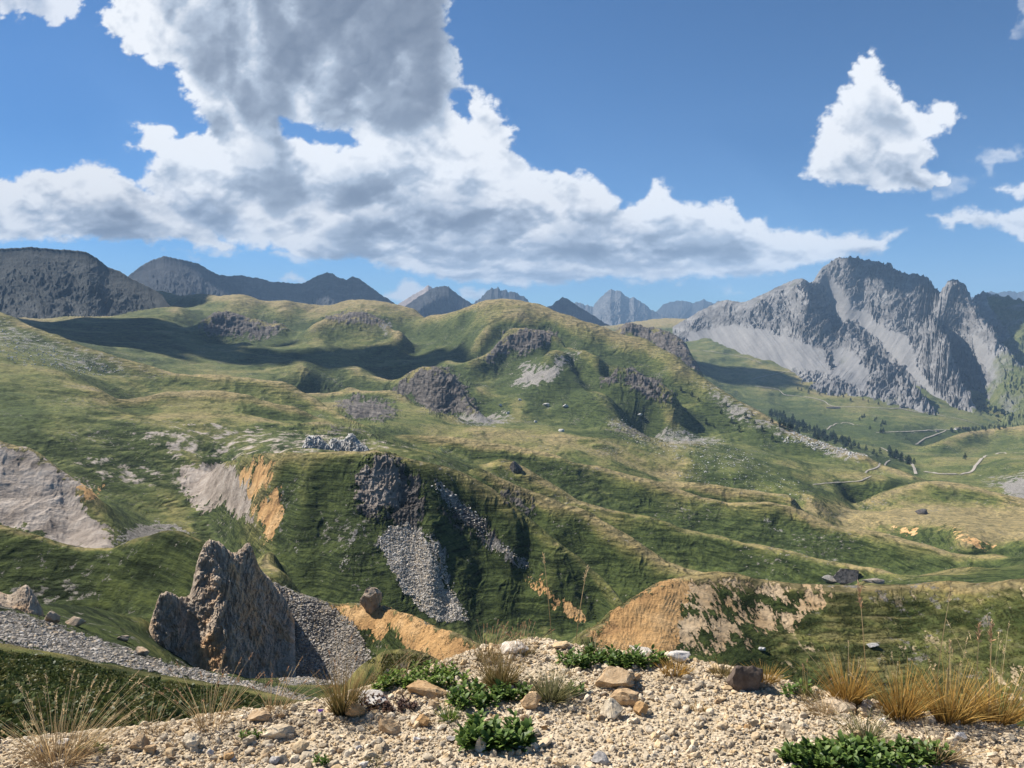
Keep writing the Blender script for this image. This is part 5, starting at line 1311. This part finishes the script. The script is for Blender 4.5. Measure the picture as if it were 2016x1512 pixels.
# --- gravel tracks
M_ROAD = stone_material('track_gravel', (.22, .195, .155), (.34, .305, .25), (.42, .385, .33), .01)
def track(name, pts, width, label, rmin=0):
    P = np.array(pts, float); L = np.concatenate([[0], np.cumsum(np.hypot(*(P[1:, :2]-P[:-1, :2]).T))])
    q = np.linspace(0, L[-1], int(L[-1]/4)+2)
    X = np.interp(q, L, P[:, 0]); Y = np.interp(q, L, P[:, 1])
    W = np.array([hit(x, y, rmin)[:] for x, y in zip(X, Y)])
    for _ in range(2): W[1:-1] = (W[:-2]+W[1:-1]*2+W[2:])/4
    d = np.gradient(W[:, :2], axis=0); d /= np.linalg.norm(d, axis=1)[:, None]+1e-9
    nrm = np.stack([-d[:, 1], d[:, 0]], 1)
    rows = []
    for k in (-1, 0, 1):
        p = W[:, :2]+nrm*width*.34*k
        z = np.array([ground_z(a_, b_) for a_, b_ in p])
        rows.append(np.column_stack([p, z]))
    R_ = np.stack(rows, 1)
    zz = np.maximum(R_[:, :, 2], R_[:, 1:2, 2]-.6)+.2+np.hypot(R_[:, :, 0], R_[:, :, 1])*.00055
    R_[:, :, 2] = zz
    n = len(q)
    o = mesh_np(name, R_.reshape(-1, 3), grid_faces(n, 3), M_ROAD, attrs={'tint': np.full(n*3, .5)})
    tag(o, label, kind='structure')
track('road', [(1486,761),(1520,765),(1535,768),(1541,778),(1575,781),(1600,784),(1625,791),(1631,798),(1640,801),(1700,802),(1755,805),(1770,804),(1800,811),(1850,818),(1900,828),(1932,838)], 7, 'pale gravel road crossing the big valley to the farmhouses')
track('road', [(1478,748),(1510,740),(1550,732),(1594,727)], 6, 'pale track climbing left to right below the great scree apron')
track('road', [(1380,690),(1430,697),(1470,705),(1500,716)], 6, 'faint road fading into the cloud shade at the valley head')
track('path', [(1725,852),(1790,850),(1850,847),(1890,846)], 6, 'straight faint track through the valley meadow')
track('path', [(1802,876),(1820,864),(1850,854),(1862,848)], 6, 'short curved track below the farmhouses')
track('path', [(1628,846),(1640,836),(1665,832),(1690,838)], 6, 'thin arc of track round the bright meadow knoll')
track('road', [(1735,882),(1750,890),(1757,898),(1766,902),(1785,908),(1798,916),(1803,934)], 8, 'pale road bending down past the small pine group', 1200)
track('road', [(1697,930),(1720,924),(1745,912),(1752,907)], 4, 'pale track leading left from the bend', 1000)
track('road', [(1600,955),(1640,951),(1695,948),(1715,938)], 3, 'lower hairpin of the pale track', 900)
track('road', [(1820,929),(1850,934),(1890,934),(1914,930),(1922,915),(1940,897),(1970,892),(2016,892),(2120,888)], 8, 'pale road curving up the right hillside', 1200)
M_PATH = M_ROAD

# --- pines
def needle_material():
    t = NT('pine_needles')
    g = t.n('NewGeometry'); n = t.noise(g.outputs['Position'], .9, 4, .6)
    c = t.ramp(n, [(.3, (.012, .026, .012)), (.7, (.040, .065, .026))]); t.bsdf(c, .9, None, .1); return t.m
M_NEED = needle_material(); M_BARK = stone_material('pine_bark', (.05, .035, .025), (.10, .07, .05), (.15, .11, .08))
def make_pine(seed):
    rs = np.random.RandomState(seed); parts = []
    for k in range(150):
        h = rs.rand()**.8*.86+.14; rad = (1-h)*.30+.03; a = rs.uniform(0, 6.28); rr = rad*rs.uniform(.3, 1.05)
        b = np.array([[math.cos(a)*rr*.3, math.sin(a)*rr*.3, h]]); d = unit(np.array([[math.cos(a), math.sin(a), rs.uniform(-.35, .25)]]))
        V, Fq, al, va, _ = ribbons(b, d, np.array([rr+.05]), np.array([.11*(1.25-h)]), np.array([[0, 0, -.15]]), unit(np.cross(d, [[0, 0, 1.]]+rs.randn(1, 3)*.5)), 3, 'leaf', rs)
        parts.append((V, Fq, al, va))
    n = 7; th = np.linspace(0, 6.28, n, endpoint=False)
    V = np.concatenate([np.stack([np.cos(th)*.02*q, np.sin(th)*.02*q, np.full(n, z)], 1) for q, z in ((1.4, -.05), (1, .3), (.35, .95))])
    i = np.arange(3*n).reshape(3, n); j = np.roll(i, -1, 1); Fq = np.stack([i[:-1], j[:-1], j[1:], i[1:]], -1).reshape(-1, 4)
    return parts, (V, Fq)
PINES = []
for k in range(4):
    parts, (tv, tf) = make_pine(50+k)
    cr = mesh_of('crown', M_NEED, parts); tr = mesh_np('trunk', tv, tf, M_BARK, attrs={'tint': np.full(len(tv), .5)})
    PINES.append((cr.data, tr.data)); bpy.data.objects.remove(cr); bpy.data.objects.remove(tr)
def pine(px, py, h_px, k, label, group=None, rmin=0):
    c = hit(px, py, rmin); r = math.hypot(c.x, c.y); H = h_px/FPX*r
    root = bpy.data.objects.new('pine_tree', None); COL.objects.link(root); root.location = c; root.scale = (H*1.15, H*1.15, H)
    root.rotation_euler = (0, 0, (px*7.1+py) % 6.28); tag(root, label, 'tree', group)
    for nm, me in zip(('crown', 'trunk'), PINES[k % 4]):
        o = bpy.data.objects.new(nm, me); COL.objects.link(o); o.parent = root
rs_ = np.random.RandomState(77)
n_ = 0
while n_ < 95:
    u = rs_.rand(); x = 1512+u*165+rs_.randn()*4; y = 826+u*56+rs_.uniform(-12, 7)*(1.2-.5*u)
    pine(x, y, rs_.uniform(9, 15), n_, 'dark pine in the belt along the foot of the central hill', 'pines in the belt below the central hill', 1250); n_ += 1
for k in range(26):
    u = rs_.rand(); pine(1748+u*52+rs_.randn()*2, 893+u*26+rs_.uniform(-5, 5), rs_.uniform(9, 15), k, 'dark pine in the small group beside the bending road', 'pines beside the bending road', 1250)
for k, (x, y) in enumerate([(1486,835),(1350,812),(1335,801),(1282,766),(1290,775),(1265,752),(1390,835),(1405,842),(1420,815),(1440,832),(1455,850),(1375,790),(1362,780),(1468,822),(1480,818),(1430,800),(1500,848),(1520,868),(1310,790),(1340,770)]):
    pine(x, y, 8+(k*37 % 7), k, 'lone dark pine on the scree flank of the central hill', 'single pines on the flank of the central hill')
for k, (x, y) in enumerate([(1720,896),(1726,902),(1732,894),(1668,880),(1690,884),(1705,888)]):
    pine(x, y, 12, k, 'dark pine among the white blocks', 'pines among the white blocks', 1200)
pine(1900, 905, 12, 1, 'single round pine on the right hillside above the road')
for k in range(30):
    x = 1870+rs_.rand()*110; pine(x, 849-(x-1870)*.05+rs_.uniform(-2, 4), rs_.uniform(5, 8), k, 'small pine in the line by the farmhouses', 'pines lining the far meadow by the farmhouses', 1900)
for k in range(14):
    pine(1690+rs_.rand()*60, 820+rs_.rand()*34, rs_.uniform(6, 9), k, 'small pine in the ravine of the far meadow', 'pines in the ravine of the far meadow', 2000)
for k in range(22):
    x = 1560+rs_.rand()*200; pine(x, 765+(x-1560)*.17+rs_.uniform(-4, 6), rs_.uniform(5, 8), k, 'tiny pine along the foot of the limestone mountain', 'pines along the foot of the limestone mountain', 2600)

# --- forest on the lower right flank of the mountain
def forest():
    rs = np.random.RandomState(9); parts = []
    for k in range(1500):
        x = rs.uniform(1885, 2110); y = rs.uniform(735, 850)
        if y < 850-(x-1885)*.75 and rs.rand() > .12: continue
        c = at(x, y, 3150+ (850-y)*9+rs.uniform(-40, 40)); H = rs.uniform(9, 15)
        for q in range(5):
            a = rs.uniform(0, 6.28); d = unit(np.array([[math.cos(a)*.4, math.sin(a)*.4, 1.0]]))
            V, Fq, al, va, _ = ribbons(np.array([c[:]])+rs.randn(1, 3)*1.2, d, np.array([H]), np.array([H*.45]), np.zeros((1, 3)), unit(np.cross(d, rs.randn(1, 3))), 2, 'leaf', rs)
            parts.append((V, Fq, al, va))
    o = mesh_of('forest', M_NEED, parts); tag(o, 'dark pine forest on the lower right flank of the limestone mountain', kind='stuff')
forest()

# --- buildings
def box(V, F, x0, x1, y0, y1, z0, z1):
    n = len(V); V += [(x, y, z) for z in (z0, z1) for y in (y0, y1) for x in (x0, x1)]
    F += [(n, n+2, n+3, n+1), (n+4, n+5, n+7, n+6), (n, n+1, n+5, n+4), (n+2, n+6, n+7, n+3), (n, n+4, n+6, n+2), (n+1, n+3, n+7, n+5)]
def plain(name, col):
    t = NT(name); g = t.n('NewGeometry'); n = t.noise(g.outputs['Position'], .8, 5, .6)
    t.bsdf(t.ramp(n, [(.3, tuple(c*.75 for c in col)), (.7, col)]), .9, None, .2); return t.m
M_WALL = plain('stone_wall', (.36, .32, .28)); M_WHITEW = plain('white_wall', (.72, .70, .66)); M_ROOFD = plain('slate_roof', (.09, .085, .085)); M_DARK = plain('dark_opening', (.03, .028, .026))
def house(px, py, w, d, h, wall, roof, label, cat, rot, nwin, rmin=0):
    c = hit(px, py, rmin); root = bpy.data.objects.new('barn' if cat == 'barn' else 'farmhouse', None); COL.objects.link(root)
    root.location = c+Vector((0, 0, -.5)); root.rotation_euler = (0, 0, rot); tag(root, label, cat)
    V, F = [], []; box(V, F, -w/2, w/2, -d/2, d/2, 0, h)
    mesh_np('wall', np.array(V), np.array(F), wall, root, False)
    e = .5; rh = d*.35
    V = [(-w/2-e, -d/2-e, h), (w/2+e, -d/2-e, h), (w/2+e, d/2+e, h), (-w/2-e, d/2+e, h), (-w/2-e, 0, h+rh), (w/2+e, 0, h+rh)]
    mesh_np('roof', np.array(V), np.array([(0,1,5),(0,5,4),(2,3,4),(2,4,5),(0,4,3),(1,2,5),(0,3,2),(0,2,1)]), roof, root, False)
    for k in range(nwin):
        x = -w/2+(k+.5)*w/nwin; V, F = [], []; box(V, F, x-.6, x+.6, -d/2-.06, -d/2-.01, h*.35, h*.75)
        mesh_np('window' if k else 'door', np.array(V), np.array(F), M_DARK, root, False)
house(1640, 804, 48, 9, 3.2, M_WALL, M_ROOFD, 'long low dark-roofed barn below the valley road', 'barn', -.08, 8, 2200)
house(1884, 846, 13, 9, 5, M_WHITEW, M_WALL, 'white farmhouse beside the track junction, left of the pair', 'house', .2, 3, 2400)
house(1902, 845, 20, 9, 4.5, M_WHITEW, M_ROOFD, 'longer whitish farmhouse, right of the pair by the line of pines', 'house', -.1, 4, 2400)
house(1845, 850, 9, 7, 3.5, M_WALL, M_ROOFD, 'tiny stone hut in the meadow left of the farmhouses', 'house', .1, 2, 2300)

# --- bleached branches
def dead_branches(px, py, w_px, seed, label, rmin=0):
    c = hit(px, py, rmin); r = math.hypot(c.x, c.y); W = w_px/FPX*r; rs = np.random.RandomState(seed); parts = []
    for k in range(9):
        a = rs.uniform(0, 3.14); d = unit(np.array([[math.cos(a), rs.uniform(-.3, .3), rs.uniform(.15, 1)]]))
        b = np.array([[rs.uniform(-.35, .35)*W, rs.uniform(-.2, .2)*W, .1]])
        for sd in ([[0, 1., 0]], [[1., 0, .3]]):
            V, Fq, al, va, _ = ribbons(b, d, np.array([W*rs.uniform(.25, .5)]), np.array([W*.022]), unit(rs.randn(1, 3))*.35, unit(np.array(sd)), 6, 'blade', rs); parts.append((V, Fq, al, va))
    o = mesh_of('dead_branches', blade_material('bleached_wood', (.40, .37, .33), (.55, .52, .47), (.6, .57, .52), 0), parts); o.location = c
    tag(o, label, 'dead tree')
dead_branches(872, 892, 40, 3, 'bleached fallen branches on the edge of the bright plateau', 400)
dead_branches(1212, 893, 26, 4, 'pale leafless shrub on the tawny bench below the central hill', 700)

# --- low shrubs and tussocks on the near slopes
def shrubs(name, poly, n, s0, s1, mat, seed, label, rmin, rmax):
    rs = np.random.RandomState(seed); P = np.array(poly, float)
    X = rs.uniform(P[:, 0].min(), P[:, 0].max(), n*3); Y = rs.uniform(P[:, 1].min(), P[:, 1].max(), n*3)
    d = poly_sdf(X, Y, poly); cl = fbm(X/40, Y/16, 4, .6, seed=seed % 80)
    idx = np.where((d > 0) & (cl > -.05))[0][:n]
    C = np.array([hit(X[i], Y[i], rmin)[:] for i in idx]); r = np.hypot(C[:, 0], C[:, 1]); C = C[r < rmax]; r = r[r < rmax]
    k = 7; m = len(C)
    S_ = rs.uniform(s0, s1, m)
    B = np.repeat(C, k, 0)+rs.randn(m*k, 3)*np.repeat(S_, k)[:, None]*np.array([.5, .5, .12])
    d = unit(rs.randn(m*k, 3)*np.array([1, 1, .5])+np.array([0, 0, .8]))
    L = np.repeat(S_, k)*rs.uniform(.5, 1.1, m*k)
    V, Fq, al, va, _ = ribbons(B, d, L, L*.5, np.tile([0, 0, -.2], (m*k, 1)), unit(np.cross(d, rs.randn(m*k, 3))), 3, 'leaf', rs)
    tag(mesh_of(name, mat, [(V, Fq, al, va)]), label, kind='stuff')
MB_SHRUB = blade_material('shrub_leaf', (.028, .046, .014), (.062, .086, .026), (.115, .130, .048), .2)
MB_TUSS = blade_material('tussock', (.06, .068, .02), (.12, .128, .042), (.19, .165, .068), .25)
NEARL = [(-60,1275),(100,1295),(300,1340),(480,1368),(640,1405),(640,1430),(300,1460),(-60,1480)]
shrubs('shrubbery', NEARL, 16000, .07, .24, MB_SHRUB, 401, 'dark bushy shrubs covering the near left slope below the stone run', 6, 66)
shrubs('grass', NEARL, 9000, .07, .2, MB_TUSS, 402, 'olive tussocks between the shrubs on the near left slope', 6, 66)
shrubs('shrubbery', [(725,1300),(775,1286),(840,1294),(880,1315),(900,1345),(730,1360)], 2500, .1, .28, MB_TUSS, 403, 'green turf on the small round hillock', 55, 95)
shrubs('grass', [(1640,1190),(2060,1175),(2060,1440),(1500,1340),(1480,1270)], 8000, .08, .22, MB_TUSS, 404, 'olive and green tussocks on the near right hill', 100, 170)
# ------------------------------------------------------------------ air: haze over the distance
def build_haze():
    lo, hi = -620.0, 1250.0
    x0, x1, y0, y1 = -14000.0, 14000.0, -1500.0, 21500.0
    V = [(x, y, z) for z in (lo, hi) for y in (y0, y1) for x in (x0, x1)]
    Fc = [(0,2,3,1),(4,5,7,6),(0,1,5,4),(2,6,7,3),(0,4,6,2),(1,3,7,5)]
    t = NT('haze')
    v = t.n('VolumePrincipled'); v.inputs['Color'].default_value = (.46, .70, 1.0, 1); v.inputs['Density'].default_value = HAZE_D; v.inputs['Anisotropy'].default_value = 0.0
    t.l(v.outputs[0], t.out.inputs['Volume'])
    o = mesh_np('haze', np.array(V), np.array(Fc), t.m, smooth=False)
    tag(o, kind='stuff')
HAZE_D = 5.0e-5
build_haze()
